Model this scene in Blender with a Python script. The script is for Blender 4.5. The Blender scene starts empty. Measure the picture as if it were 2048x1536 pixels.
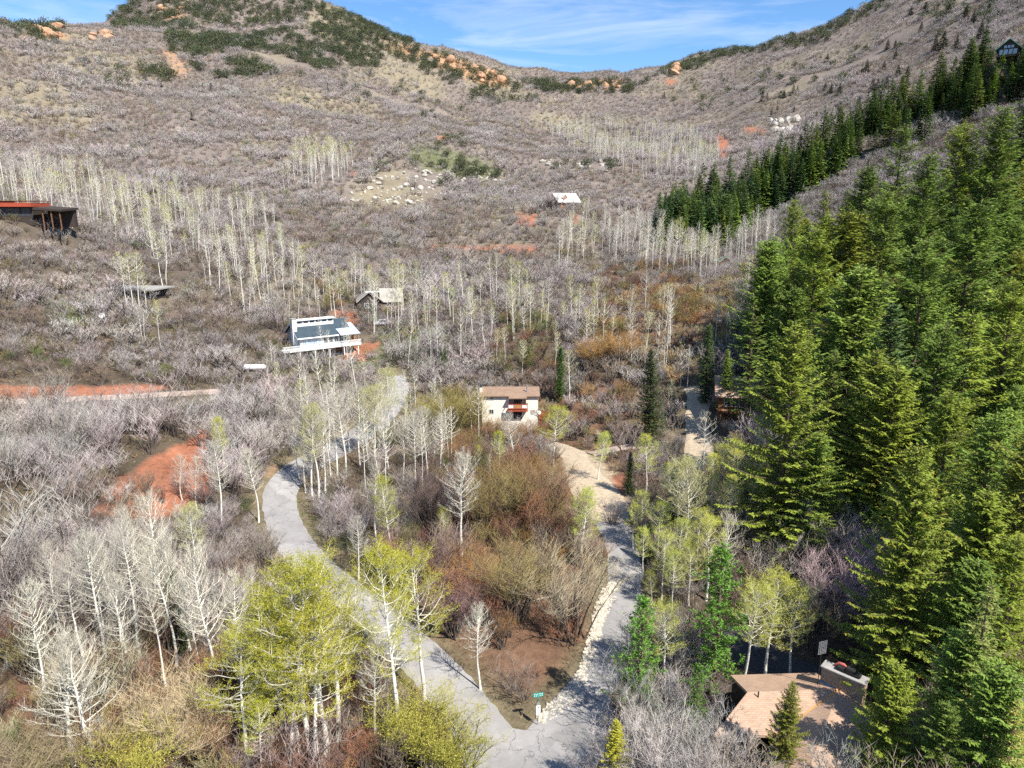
import bpy, bmesh, math, random
import numpy as np
from mathutils import Vector, Matrix

R = random.Random(7)
NR = np.random.RandomState(11)
scene = bpy.context.scene
COL = scene.collection

# ------------------------------------------------------------------ camera, sky, sun, exposure
CAM = np.array([0.0, 0.0, 40.0])
PITCH = math.radians(14.0)
FPX = 1384.0                                   # focal length in photo pixels (photo 2048 x 1536)
cam_data = bpy.data.cameras.new("camera")
cam_data.sensor_width = 36.0
cam_data.lens = 36.0 * FPX / 2048.0
cam_data.clip_start = 0.5
cam_data.clip_end = 6000.0
cam = bpy.data.objects.new("camera", cam_data)
COL.objects.link(cam)
cam.location = CAM
cam.rotation_euler = (math.radians(90) - PITCH, 0, 0)
scene.camera = cam

SUN_AZ, SUN_EL = math.radians(137), math.radians(50)
world = bpy.data.worlds.new("World")
scene.world = world
world.use_nodes = True
wn, wl = world.node_tree.nodes, world.node_tree.links
wn.clear()
w_out = wn.new("ShaderNodeOutputWorld")
w_bg = wn.new("ShaderNodeBackground")
w_sky = wn.new("ShaderNodeTexSky")
w_sky.sky_type = 'NISHITA'
w_sky.sun_disc = False
w_sky.sun_elevation = SUN_EL
w_sky.sun_rotation = SUN_AZ
w_sky.altitude = 2000
w_sky.air_density = 1.0
w_sky.dust_density = 0.4
w_sky.ozone_density = 2.5
w_bg.inputs[1].default_value = 0.125
# thin cirrus: streaky noise over the direction vector, all round the sky
w_tc = wn.new("ShaderNodeTexCoord")
w_map = wn.new("ShaderNodeMapping"); w_map.inputs['Scale'].default_value = (1.6, 1.6, 11.0)
w_map.inputs['Rotation'].default_value = (0.05, 0.06, 0.3)
w_noise = wn.new("ShaderNodeTexNoise"); w_noise.inputs['Scale'].default_value = 2.3
w_noise.inputs['Detail'].default_value = 7; w_noise.inputs['Roughness'].default_value = 0.62
w_noise.inputs['Distortion'].default_value = 0.6
w_ramp = wn.new("ShaderNodeValToRGB")
w_ramp.color_ramp.elements[0].position = 0.47; w_ramp.color_ramp.elements[0].color = (0, 0, 0, 1)
w_ramp.color_ramp.elements[1].position = 0.80; w_ramp.color_ramp.elements[1].color = (0.55, 0.55, 0.55, 1)
w_mix = wn.new("ShaderNodeMixRGB")
w_mix.inputs[2].default_value = (5.0, 5.4, 6.0, 1)
w_hsv = wn.new("ShaderNodeHueSaturation"); w_hsv.inputs['Saturation'].default_value = 1.18
wl.new(w_tc.outputs['Generated'], w_map.inputs[0]); wl.new(w_map.outputs[0], w_noise.inputs['Vector'])
wl.new(w_noise.outputs['Fac'], w_ramp.inputs[0]); wl.new(w_ramp.outputs[0], w_mix.inputs[0])
wl.new(w_sky.outputs[0], w_hsv.inputs['Color']); wl.new(w_hsv.outputs[0], w_mix.inputs[1])
wl.new(w_mix.outputs[0], w_bg.inputs[0]); wl.new(w_bg.outputs[0], w_out.inputs[0])

sun_data = bpy.data.lights.new("sun", 'SUN')
sun_data.energy = 5.0
sun_data.angle = math.radians(0.53)
sun_data.color = (1.0, 0.95, 0.87)
sun = bpy.data.objects.new("sun", sun_data)
COL.objects.link(sun)
sdir = Vector((math.sin(SUN_AZ) * math.cos(SUN_EL), math.cos(SUN_AZ) * math.cos(SUN_EL), math.sin(SUN_EL)))
sun.rotation_euler = sdir.to_track_quat('Z', 'Y').to_euler()
sun.location = (200, -100, 300)

scene.view_settings.view_transform = 'Standard'
scene.view_settings.look = 'None'
scene.view_settings.exposure = 0.75
scene.view_settings.gamma = 1.0
scene.view_settings.use_curve_mapping = False
scene.cycles.max_bounces = 5
scene.cycles.diffuse_bounces = 3
scene.cycles.glossy_bounces = 2
scene.cycles.transmission_bounces = 3
scene.cycles.transparent_max_bounces = 4
scene.cycles.use_denoising = False
scene.cycles.adaptive_threshold = 0.02

# ------------------------------------------------------------------ pixel <-> world helpers
CP, SP = math.cos(PITCH), math.sin(PITCH)
def ray(px, py):
    xc, yc = (px - 1024.0) / FPX, (768.0 - py) / FPX
    return np.array([xc, CP + yc * SP, -SP + yc * CP])
def project(P):
    P = np.atleast_2d(np.asarray(P, float)) - CAM
    d = P[:, 1] * CP - P[:, 2] * SP
    u = P[:, 1] * SP + P[:, 2] * CP
    d = np.maximum(d, 1e-3)
    return 1024 + FPX * P[:, 0] / d, 768 - FPX * u / d, d
def in_poly(px, py, poly):
    px = np.asarray(px, float); py = np.asarray(py, float)
    ins = np.zeros(px.shape, bool)
    n = len(poly)
    for i in range(n):
        x0, y0 = poly[i]; x1, y1 = poly[(i + 1) % n]
        if y0 == y1: continue
        c = ((y0 > py) != (y1 > py)) & (px < (x1 - x0) * (py - y0) / (y1 - y0) + x0)
        ins ^= c
    return ins
def vnoise(x, y, seed=0):
    x = np.asarray(x, float); y = np.asarray(y, float)
    xi, yi = np.floor(x).astype(np.int64), np.floor(y).astype(np.int64)
    xf, yf = x - xi, y - yi
    xf = xf * xf * (3 - 2 * xf); yf = yf * yf * (3 - 2 * yf)
    def h(a, b):
        n = (a * 374761393 + b * 668265263 + seed * 974711) & 0x7fffffff
        n = ((n ^ (n >> 13)) * 1274126177) & 0x7fffffff
        return ((n ^ (n >> 16)) & 0xffff) / 65535.0
    a = h(xi, yi); b = h(xi + 1, yi); c = h(xi, yi + 1); d = h(xi + 1, yi + 1)
    return (a * (1 - xf) + b * xf) * (1 - yf) + (c * (1 - xf) + d * xf) * yf
def fbm(x, y, seed=0, o=4):
    s, a, t = 0.0, 0.5, 0.0
    for i in range(o):
        s = s + a * vnoise(x * 2 ** i, y * 2 ** i, seed + i * 17); t += a; a *= 0.5
    return s / t

# ------------------------------------------------------------------ terrain heights from sighted ground points (pixel, distance along the axis)
SIGHT = [
 (1070,1450,55),(1000,1536,51),(600,1120,78),(560,985,95),(790,800,134),(1020,858,134),(820,1300,62),(1240,1150,74),(1210,1010,90),(1100,930,108),
 (200,792,110),(330,930,91),(0,803,105),(75,435,168),(0,1536,47),(0,1300,57),(0,1000,80),(300,1250,65),(300,1050,82),
 (100,400,212),(500,490,200),(700,600,185),(650,712,155),(300,600,155),(100,620,140),(450,690,142),(350,500,190),
 (400,300,300),(400,200,370),(400,100,470),(400,0,640),(450,-70,740),(200,300,280),(200,200,340),(200,100,410),(150,40,480),(0,60,450),(0,300,260),(0,180,320),
 (620,-5,700),(700,30,720),(760,60,740),(850,97,760),(930,112,790),(1024,162,830),(600,120,520),(750,160,560),(900,200,600),(600,250,370),(620,380,270),
 (850,330,330),(850,400,290),(700,420,260),(950,250,450),(1000,330,340),(900,290,345),(850,480,235),
 (1130,412,260),(1250,480,237),(1050,500,228),(1200,560,200),(1250,650,165),(1250,720,150),(1100,800,140),(950,650,165),(1000,560,200),
 (1200,300,430),(1200,220,600),(1180,174,900),(1250,168,880),(1300,157,820),(1400,117,760),(1500,97,700),(1600,75,660),(1700,38,630),(1760,8,610),(1850,-45,600),
 (1440,290,420),(1350,230,560),(1500,200,520),(1650,150,520),(1800,60,520),(1560,260,420),(1450,470,268),(1440,530,220),(1350,400,300),
 (1700,200,440),(1900,140,370),(1950,60,430),(2048,40,330),(2000,128,262),(1620,430,235),(1700,310,275),(1900,230,268),(2048,170,250),
 (1800,1000,80),(1550,1440,49),(1900,1300,55),(2048,1000,74),(2048,700,118),(2048,450,175),(1800,600,140),(1600,900,105),(1480,860,119),(1400,900,112),(1600,560,175),
 (1380,1250,66),(1600,1350,58),(2048,1536,44),(1400,780,132),(1350,1050,86),(1760,480,190),(1900,400,200),
]
pts = [CAM + d * ray(a, b) for a, b, d in SIGHT]
pts += [CAM + d * ray(a, b) for a, b, d in [(0,110,640),(150,100,700),(-200,80,480)]]
pts += [np.array(p, float) for p in [
 (0,10,2),(0,-60,4),(-40,10,8),(50,10,8),(-90,20,24),(95,20,22),(-160,60,58),(-220,150,80),(-300,260,125),(-380,420,190),(-420,620,150),(-300,760,300),(-180,900,200),
 (170,60,52),(230,160,95),(320,240,140),(420,350,190),(500,500,250),(520,700,280),(300,850,190),(120,1100,150),(-20,1050,140),(-420,80,150),(400,80,140),(600,300,250),(-600,400,250),(0,-200,10)]]
pts = np.array(pts)
MQ = 12.0
def _phi(A, B):
    d2 = ((A[:, None, :2] - B[None, :, :2]) ** 2).sum(2)
    return np.sqrt(d2 + MQ * MQ)
n_ = len(pts)
M_ = np.zeros((n_ + 3, n_ + 3))
M_[:n_, :n_] = _phi(pts, pts) - np.eye(n_) * 2.0
M_[:n_, n_] = 1; M_[:n_, n_ + 1:] = pts[:, :2]; M_[n_:, :n_] = M_[:n_, n_:].T
W_ = np.linalg.solve(M_, np.concatenate([pts[:, 2], np.zeros(3)]))
def H0(x, y):
    x = np.asarray(x, float).ravel(); y = np.asarray(y, float).ravel()
    out = np.empty(x.size)
    for i in range(0, x.size, 20000):
        q = np.stack([x[i:i + 20000], y[i:i + 20000]], 1)
        out[i:i + 20000] = _phi(q, pts) @ W_[:n_] + W_[n_] + q @ W_[n_ + 1:]
    return out
_T = 32 * 1.008 ** np.arange(0, 460)
def gp0(px, py):
    """the first place where the sight line of a pixel meets the smooth ground"""
    r = ray(px, py)
    P = CAM[None] + _T[:, None] * r[None]
    g = P[:, 2] - H0(P[:, 0], P[:, 1])
    k = np.argmax(g < 0)
    if k == 0: k = len(_T) - 1
    t0, t1, g0, g1 = _T[k - 1], _T[k], g[k - 1], g[k]
    t = t0 + (t1 - t0) * g0 / (g0 - g1 + 1e-9)
    return CAM + t * r

# ------------------------------------------------------------------ roads: centre lines in plan
def catmull(P, per=10):
    P = [P[0] * 2 - P[1]] + list(P) + [P[-1] * 2 - P[-2]]
    out = []
    for i in range(1, len(P) - 2):
        a, b, c, d = P[i - 1], P[i], P[i + 1], P[i + 2]
        for k in range(per):
            t = k / per
            out.append(0.5 * ((2 * b) + (c - a) * t + (2 * a - 5 * b + 4 * c - d) * t * t + (3 * b - a - 3 * c + d) * t ** 3))
    out.append(P[-2])
    return np.array(out)
ROADS = {}
def road_line(name, pix, widths, per=10):
    P = [np.append(gp0(a, b)[:2], w) for (a, b), w in zip(pix, widths)]
    ROADS[name] = catmull(P, per)
road_line('main', [(1040,1640),(1012,1560),(985,1500),(940,1430),(880,1352),(800,1275),(720,1205),(655,1155),(608,1110),(575,1060),(560,1012),(565,975),(595,940),(645,912),(700,882),(748,848),(782,808),(797,775),(790,752)],
          [5.2,5.2,5.0,4.8,4.6,4.5,4.4,4.4,4.6,4.6,4.6,4.6,4.6,4.6,4.6,4.6,4.6,4.6,4.6])
road_line('side', [(1070,1560),(1105,1480),(1150,1415),(1200,1345),(1228,1275),(1246,1200),(1250,1130),(1238,1075),(1215,1030)], [5.4,5.0,4.4,3.9,3.7,3.7,3.8,4.0,4.6])
road_line('gravel', [(1222,1045),(1205,1005),(1178,965),(1158,930),(1142,905),(1100,888)], [4.6,6.5,6.2,4.4,4.2,3.6])
road_line('gravel2', [(1398,945),(1398,905),(1396,870),(1392,835),(1398,800),(1388,772)], [4.6,4.8,4.2,4.0,4.4,4.0])
road_line('path', [(1180,908),(1215,900),(1255,893),(1310,890)], [2.6,2.6,2.6,2.6])
road_line('dirt', [(-160,812),(0,803),(150,797),(260,792),(380,785),(440,781)], [2.4]*6)
road_line('drive', [(1440,1262),(1500,1300),(1560,1335),(1620,1362),(1700,1392)], [4.2,4.6,5.0,5.4,5.6])
_rs = np.concatenate([r for r in ROADS.values()])
def road_dist(x, y, which=None):
    """distance beyond the road edge (negative on the road)"""
    S = _rs if which is None else np.concatenate([ROADS[w] for w in which])
    x = np.asarray(x, float).ravel(); y = np.asarray(y, float).ravel()
    out = np.full(x.size, 1e3)
    near = (np.abs(x) < 140) & (y < 210)
    ii = np.nonzero(near)[0]
    for k in range(0, ii.size, 8000):
        j = ii[k:k + 8000]
        d = np.sqrt((x[j, None] - S[None, :, 0]) ** 2 + (y[j, None] - S[None, :, 1]) ** 2) - S[None, :, 2] / 2
        out[j] = d.min(1)
    return out
def smooth(e0, e1, v):
    t = np.clip((np.asarray(v) - e0) / (e1 - e0), 0, 1)
    return t * t * (3 - 2 * t)
PADS = []          # (x, y, radius, z): levelled building plots
def pad(px, py, rad, dz=0.0):
    p = gp0(px, py); PADS.append((p[0], p[1], rad, p[2] + dz)); return p
def H(x, y):
    x = np.asarray(x, float).ravel(); y = np.asarray(y, float).ravel()
    h = H0(x, y)
    rd = road_dist(x, y)
    far = smooth(150, 500, y)
    n = (fbm(x / 9.0, y / 9.0, 3) - .5) * 1.5 * (1 - far) + (fbm(x / 38.0, y / 38.0, 5) - .5) * (3.0 + 9 * far) + (fbm(x / 3.0, y / 3.0, 9) - .5) * .35
    gully = np.abs(fbm(x / 70.0 + 3, y / 90.0, 21) - .5) * 2
    n = n + far * (gully - .35) * 12
    h = h + n * smooth(0.3, 7.0, rd) - 0.10 * (1 - smooth(-0.3, 0.6, rd))
    for (a, b, r, z) in PADS:
        d = np.sqrt((x - a) ** 2 + (y - b) ** 2)
        k = (1 - smooth(r * .75, r * 1.6, d)) * smooth(0.3, 3.0, rd)
        h = h * (1 - k) + z * k
    return h
P_CREAM = pad(1020, 862, 8)
P_DECK = pad(652, 712, 9)
P_REAR = pad(765, 625, 6)
P_RED = pad(30, 440, 9)
P_CABIN = pad(1136, 414, 6)
P_SMALL = pad(1450, 534, 3.5)
P_LODGE = pad(1398, 440, 5)
P_HIGH = pad(2010, 130, 7)
P_WOOD = pad(1500, 850, 8)
P_TANK = pad(510, 744, 3)
P_LEFT = pad(258, 590, 6)

def axis(lo, hi, n0, n1, fine, grow):
    a = [n0]
    while a[-1] < n1: a.append(a[-1] + fine)
    s = fine
    while a[-1] < hi: s = min(s * grow, 9.0); a.append(a[-1] + s)
    b = [n0]; s = fine
    while b[-1] > lo: s = min(s * grow, 9.0); b.append(b[-1] - s)
    return np.array(b[:0:-1] + a)
GX = axis(-620, 680, -85, 85, 1.1, 1.035)
GY = axis(-160, 1250, 32, 165, 1.1, 1.03)
XX, YY = np.meshgrid(GX, GY)
ZZ = H(XX, YY).reshape(XX.shape)
def Z(x, y):
    """ground height on the built mesh"""
    x = np.asarray(x, float).ravel(); y = np.asarray(y, float).ravel()
    i = np.clip(np.searchsorted(GX, x) - 1, 0, len(GX) - 2); j = np.clip(np.searchsorted(GY, y) - 1, 0, len(GY) - 2)
    u = (x - GX[i]) / (GX[i + 1] - GX[i]); v = (y - GY[j]) / (GY[j + 1] - GY[j])
    return (ZZ[j, i] * (1 - u) + ZZ[j, i + 1] * u) * (1 - v) + (ZZ[j + 1, i] * (1 - u) + ZZ[j + 1, i + 1] * u) * v
def gp(px, py, tmin=0):
    r = ray(px, py)
    P = CAM[None] + _T[:, None] * r[None]
    g = P[:, 2] - Z(P[:, 0], P[:, 1])
    g[_T < tmin] = 1
    k = np.argmax(g < 0)
    if k == 0: k = len(_T) - 1
    t0, t1, g0, g1 = _T[k - 1], _T[k], g[k - 1], g[k]
    t = t0 + (t1 - t0) * g0 / (g0 - g1 + 1e-9)
    q = CAM + t * r
    return np.array([q[0], q[1], Z(q[0], q[1])[0]])
def top_height(P, py):
    """height of a thing standing at P whose top shows at pixel row py"""
    q = (768.0 - py) / FPX
    d = np.asarray(P) - CAM
    # (dy*SP + (dz+h)*CP) = q * (dy*CP - (dz+h)*SP)
    return (q * d[1] * CP - d[1] * SP) / (CP + q * SP) - d[2]
def stand(ax, ay, by):
    """base point and height for a thing with its top at pixel (ax, ay) and its foot in pixel row by"""
    bx = ax
    for _ in range(4):
        P = gp(bx, by); h = top_height(P, ay)
        x, y, d = project([P[0], P[1], P[2] + h]); bx += ax - x[0]
    return P, h

# ------------------------------------------------------------------ ground colours by place (soil, litter, grass, rock)
POLY = dict(
 red=[[(190,1020),(225,950),(330,895),(410,855),(440,880),(425,965),(350,1020),(260,1040)],
      [(-200,768),(250,766),(345,780),(200,792),(-200,806)],
      [(830,490),(1070,492),(1075,503),(900,500)],[(1035,428),(1078,430),(1076,452),(1045,450)],[(1145,430),(1160,430),(1165,448),(1150,448)],
      [(1428,272),(1442,268),(1464,292),(1450,322),(1440,325)],[(1490,252),(1550,264),(1500,271)],[(870,272),(900,272),(905,282),(875,282)],
      [(660,620),(705,622),(720,650),(665,650)],[(700,695),(770,685),(760,705),(720,720),(670,722)],[(700,345),(714,342),(712,352),(700,352)],
      [(530,930),(560,925),(560,950),(530,960)],[(1330,160),(1362,158),(1350,170),(1330,170)],[(1180,960),(1260,955),(1260,990),(1180,990)]],
 orange=[[(320,97),(345,97),(378,150),(350,158),(335,120)],[(30,40),(110,50),(130,85),(60,80)],[(325,20),(360,20),(370,40),(335,42)],[(860,100),(1010,150),(1020,175),(980,175),(870,130)],
      [(770,80),(860,105),(850,125),(780,95)],[(1130,165),(1250,160),(1240,175),(1140,178)],[(1340,135),(1362,132),(1362,148),(1340,150)],[(410,100),(432,100),(428,125),(412,122)]],
 tan=[[(90,60),(190,60),(315,150),(295,170),(230,155),(130,140)],[(-100,130),(120,170),(210,230),(190,260),(60,250),(-100,230)],[(1060,222),(1180,235),(1200,262),(1150,265),(1060,245)],
      [(1700,200),(1850,130),(1965,80),(2010,95),(1910,155),(1780,225)],[(560,170),(780,190),(760,240),(560,215)],[(640,0),(780,60),(860,110),(900,200),(820,200),(700,110),(600,60)],
      [(700,360),(800,330),(860,420),(720,420)],[(850,95),(1020,150),(1080,200),(960,190)]],
 green=[[(800,300),(870,285),(990,330),(1010,360),(930,360),(840,340)],[(590,990),(615,1010),(650,1110),(690,1160),(660,1165),(590,1060)],[(860,1310),(900,1330),(1010,1425),(990,1430),(880,1345)],
      [(690,690),(830,730),(700,740),(600,720)],[(260,1180),(330,1180),(330,1270),(240,1290)],[(90,600),(240,600),(240,650),(90,650)],[(760,650),(900,660),(900,740),(780,720)]],
 litter=[[(850,1080),(1180,1120),(1215,1200),(1190,1290),(1080,1400),(930,1340),(860,1250)],[(0,1350),(300,1250),(420,1350),(700,1400),(800,1540),(0,1600)],[(1180,560),(1500,540),(1400,700),(1180,720)],[(880,800),(1300,760),(1200,1100),(880,1100)]],
 sand=[[(1130,900),(1190,900),(1270,1010),(1275,1050),(1200,1050),(1140,960)]],
)
LAT = dict(base=(.085,.066,.046), red=(.33,.135,.078), orange=(.40,.235,.13), tan=(.275,.235,.14), green=(.10,.135,.035), litter=(.21,.115,.070), sand=(.48,.38,.26), hill=(.195,.160,.135), forest=(.075,.058,.04))
gx, gy = XX.ravel(), YY.ravel(); gz = ZZ.ravel()
ppx, ppy, pdd = project(np.stack([gx, gy, gz], 1))
wob = (fbm(gx / 14, gy / 14, 31) - .5)
ppx2 = ppx + wob * 900 / np.maximum(pdd, 30) * 8; ppy2 = ppy + (fbm(gx / 11, gy / 11, 37) - .5) * 500 / np.maximum(pdd, 30) * 6
gcol = np.tile(np.array(LAT['base']), (gx.size, 1))
k = smooth(110, 260, gy)[:, None]; gcol = gcol * (1 - k) + np.array(LAT['hill']) * k
gl = smooth(.5, .68, fbm(gx / 30, gy / 30, 41))[:, None] * .7 * smooth(60, 200, gy)[:, None]
gcol = gcol * (1 - gl) + np.array((.225, .19, .13)) * gl
fw = (smooth(.06, .12, gx / np.maximum(gy, 20) - .28) * (1 - smooth(230, 300, gy)))[:, None]
gcol = gcol * (1 - fw) + np.array(LAT['forest']) * fw
front = gy > 28
for key in ('litter', 'tan', 'green', 'orange', 'red', 'sand'):
    for poly in POLY[key]:
        a = {'litter': .65, 'green': .6, 'tan': .5}.get(key, .95)
        soft = {'litter': 70, 'green': 30, 'tan': 26, 'orange': 9, 'red': 9, 'sand': 10}[key]
        m = np.zeros(gx.size)
        for q in range(12):
            ang, rr = q * 2.4, soft * math.sqrt((q + .5) / 12)
            m += in_poly(ppx2 + rr * math.cos(ang), ppy2 + .5 * rr * math.sin(ang), poly) / 12.0
        m = smooth(.15, .85, m + (fbm(gx / 2.5, gy / 2.5, 71) - .5) * .8 * ((m > 0) & (m < 1))) * front * (pdd < 1000) * a
        gcol = gcol * (1 - m[:, None]) + np.array(LAT[key]) * m[:, None]
rdv = road_dist(gx, gy, ['main', 'side'])
kv = ((1 - smooth(0.2, 2.6, rdv)) * .75)[:, None]
gcol = gcol * (1 - kv) + np.array((.20, .165, .10)) * kv
gcol *= (0.8 + .4 * fbm(gx / 5, gy / 5, 51))[:, None]

# ------------------------------------------------------------------ materials
def new_mat(name):
    m = bpy.data.materials.new(name); m.use_nodes = True
    nt = m.node_tree; b = nt.nodes['Principled BSDF']
    b.inputs['Specular IOR Level'].default_value = 0.25
    return m, nt, b
def mat(name, col, rough=.85, var=.18, scale=3.0, bump=0.0, coords='Object', metallic=0.0, spec=.25, detail=5):
    m, nt, b = new_mat(name)
    b.inputs['Roughness'].default_value = rough; b.inputs['Metallic'].default_value = metallic
    b.inputs['Specular IOR Level'].default_value = spec
    tc = nt.nodes.new('ShaderNodeTexCoord'); nz = nt.nodes.new('ShaderNodeTexNoise')
    nz.inputs['Scale'].default_value = scale; nz.inputs['Detail'].default_value = detail
    nt.links.new(tc.outputs[coords], nz.inputs['Vector'])
    mr = nt.nodes.new('ShaderNodeMapRange'); mr.inputs[1].default_value = .3; mr.inputs[2].default_value = .7
    mr.inputs[3].default_value = 1 - var; mr.inputs[4].default_value = 1 + var
    nt.links.new(nz.outputs['Fac'], mr.inputs[0])
    mx = nt.nodes.new('ShaderNodeVectorMath'); mx.operation = 'SCALE'; mx.inputs[0].default_value = col
    nt.links.new(mr.outputs[0], mx.inputs['Scale']); nt.links.new(mx.outputs[0], b.inputs['Base Color'])
    if bump:
        bp = nt.nodes.new('ShaderNodeBump'); bp.inputs['Strength'].default_value = bump; bp.inputs['Distance'].default_value = .05
        nt.links.new(nz.outputs['Fac'], bp.inputs['Height']); nt.links.new(bp.outputs[0], b.inputs['Normal'])
    return m
def math_node(nt, op, a, b=None):
    n = nt.nodes.new('ShaderNodeMath'); n.operation = op
    for i, v in enumerate((a, b)):
        if v is None: continue
        if isinstance(v, (int, float)): n.inputs[i].default_value = v
        else: nt.links.new(v, n.inputs[i])
    return n.outputs[0]
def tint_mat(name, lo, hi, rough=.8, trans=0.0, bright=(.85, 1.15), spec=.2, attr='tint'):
    """plant material: per-plant tint (instance attribute or object property), lighter towards young tips, darker low down for painted shade in shrubs, plant-to-plant variation"""
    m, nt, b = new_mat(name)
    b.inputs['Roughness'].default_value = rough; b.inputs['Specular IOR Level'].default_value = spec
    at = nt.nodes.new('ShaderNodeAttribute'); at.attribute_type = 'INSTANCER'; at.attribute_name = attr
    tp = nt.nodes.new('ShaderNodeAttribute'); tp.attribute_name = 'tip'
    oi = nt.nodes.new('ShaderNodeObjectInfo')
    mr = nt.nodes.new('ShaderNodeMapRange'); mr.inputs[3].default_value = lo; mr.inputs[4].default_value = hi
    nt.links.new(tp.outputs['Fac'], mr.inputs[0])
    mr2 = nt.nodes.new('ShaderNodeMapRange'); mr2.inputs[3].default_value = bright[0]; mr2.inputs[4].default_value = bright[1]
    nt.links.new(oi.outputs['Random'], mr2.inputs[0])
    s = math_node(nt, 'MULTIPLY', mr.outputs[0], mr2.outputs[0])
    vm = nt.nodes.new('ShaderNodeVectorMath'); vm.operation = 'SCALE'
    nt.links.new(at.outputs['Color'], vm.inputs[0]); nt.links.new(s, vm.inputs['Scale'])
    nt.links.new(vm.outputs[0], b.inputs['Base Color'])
    if trans:
        tr = nt.nodes.new('ShaderNodeBsdfTranslucent'); nt.links.new(vm.outputs[0], tr.inputs['Color'])
        mix = nt.nodes.new('ShaderNodeMixShader'); mix.inputs[0].default_value = trans
        out = nt.nodes['Material Output']
        nt.links.new(b.outputs[0], mix.inputs[1]); nt.links.new(tr.outputs[0], mix.inputs[2]); nt.links.new(mix.outputs[0], out.inputs[0])
    return m

def ground_mat():
    m, nt, b = new_mat('ground_soil'); b.inputs['Roughness'].default_value = .95; b.inputs['Specular IOR Level'].default_value = .1
    at = nt.nodes.new('ShaderNodeAttribute'); at.attribute_name = 'soil'
    tc = nt.nodes.new('ShaderNodeTexCoord')
    def nz(sc, d=6, ro=.6):
        n = nt.nodes.new('ShaderNodeTexNoise'); n.inputs['Scale'].default_value = sc; n.inputs['Detail'].default_value = d; n.inputs['Roughness'].default_value = ro
        nt.links.new(tc.outputs['Object'], n.inputs['Vector']); return n.outputs['Fac']
    f1, f2, f3 = nz(1.4, 8, .7), nz(.22, 5), nz(6.0, 4, .7)
    s = math_node(nt, 'MULTIPLY', math_node(nt, 'ADD', math_node(nt, 'MULTIPLY', f1, 1.5), .25), math_node(nt, 'ADD', math_node(nt, 'MULTIPLY', f2, .9), .55))
    vm = nt.nodes.new('ShaderNodeVectorMath'); vm.operation = 'SCALE'
    nt.links.new(at.outputs['Color'], vm.inputs[0]); nt.links.new(s, vm.inputs['Scale'])
    nt.links.new(vm.outputs[0], b.inputs['Base Color'])
    bp = nt.nodes.new('ShaderNodeBump'); bp.inputs['Strength'].default_value = .9; bp.inputs['Distance'].default_value = .25
    nt.links.new(math_node(nt, 'ADD', f1, math_node(nt, 'MULTIPLY', f3, .4)), bp.inputs['Height']); nt.links.new(bp.outputs[0], b.inputs['Normal'])
    return m
def asphalt_mat(name, col):
    m, nt, b = new_mat(name); b.inputs['Roughness'].default_value = .85
    tc = nt.nodes.new('ShaderNodeTexCoord')
    def nz(sc, d=5, dist=0):
        n = nt.nodes.new('ShaderNodeTexNoise'); n.inputs['Scale'].default_value = sc; n.inputs['Detail'].default_value = d; n.inputs['Distortion'].default_value = dist
        nt.links.new(tc.outputs['Object'], n.inputs['Vector']); return n
    a, c = nz(.35, 4), nz(9, 3)
    # wandering cracks sealed with tar
    wob = nz(.9, 4)
    add = nt.nodes.new('ShaderNodeVectorMath'); add.operation = 'MULTIPLY_ADD'; add.inputs[1].default_value = (2.4, 2.4, 0)
    nt.links.new(wob.outputs['Color'], add.inputs[0]); nt.links.new(tc.outputs['Object'], add.inputs[2])
    vo = nt.nodes.new('ShaderNodeTexVoronoi'); vo.feature = 'DISTANCE_TO_EDGE'; vo.inputs['Scale'].default_value = .42
    nt.links.new(add.outputs[0], vo.inputs['Vector'])
    cr = nt.nodes.new('ShaderNodeMapRange'); cr.inputs[1].default_value = .005; cr.inputs[2].default_value = .014; cr.inputs[3].default_value = .5; cr.inputs[4].default_value = 1
    nt.links.new(vo.outputs['Distance'], cr.inputs[0])
    gate = nt.nodes.new('ShaderNodeMapRange'); gate.inputs[1].default_value = .47; gate.inputs[2].default_value = .53
    nt.links.new(nz(.16, 2).outputs['Fac'], gate.inputs[0])
    crk = math_node(nt, 'MAXIMUM', cr.outputs[0], gate.outputs[0])
    s = math_node(nt, 'MULTIPLY', math_node(nt, 'ADD', math_node(nt, 'MULTIPLY', a.outputs['Fac'], .55), .72), math_node(nt, 'ADD', math_node(nt, 'MULTIPLY', c.outputs['Fac'], .25), .87))
    # repaired patches and stains of different ages
    v2 = nt.nodes.new('ShaderNodeTexVoronoi'); v2.inputs['Scale'].default_value = .11; nt.links.new(add.outputs[0], v2.inputs['Vector'])
    sx = nt.nodes.new('ShaderNodeSeparateColor'); nt.links.new(v2.outputs['Color'], sx.inputs[0])
    st = nz(.75, 6, .8)
    pt = math_node(nt, 'MULTIPLY', math_node(nt, 'ADD', math_node(nt, 'MULTIPLY', sx.outputs[0], .22), .88), math_node(nt, 'ADD', math_node(nt, 'MULTIPLY', st.outputs['Fac'], .5), .75))
    s = math_node(nt, 'MULTIPLY', math_node(nt, 'MULTIPLY', s, pt), crk)
    vm = nt.nodes.new('ShaderNodeVectorMath'); vm.operation = 'SCALE'; vm.inputs[0].default_value = col
    nt.links.new(s, vm.inputs['Scale']); nt.links.new(vm.outputs[0], b.inputs['Base Color'])
    return m
def gravel_mat(name, col):
    return mat(name, col, .95, .22, 2.2, .5, detail=8)

M_GROUND = ground_mat()
M_ASPH = asphalt_mat('worn_asphalt', (.31, .295, .28))
M_ASPH2 = asphalt_mat('asphalt_painted_shade', (.05, .05, .053))  # the driveway's shade is put into this dark base colour
M_GRAVEL = gravel_mat('sandy_gravel', (.46, .37, .26))
M_DIRT = gravel_mat('pale_dirt', (.40, .31, .25))

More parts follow.
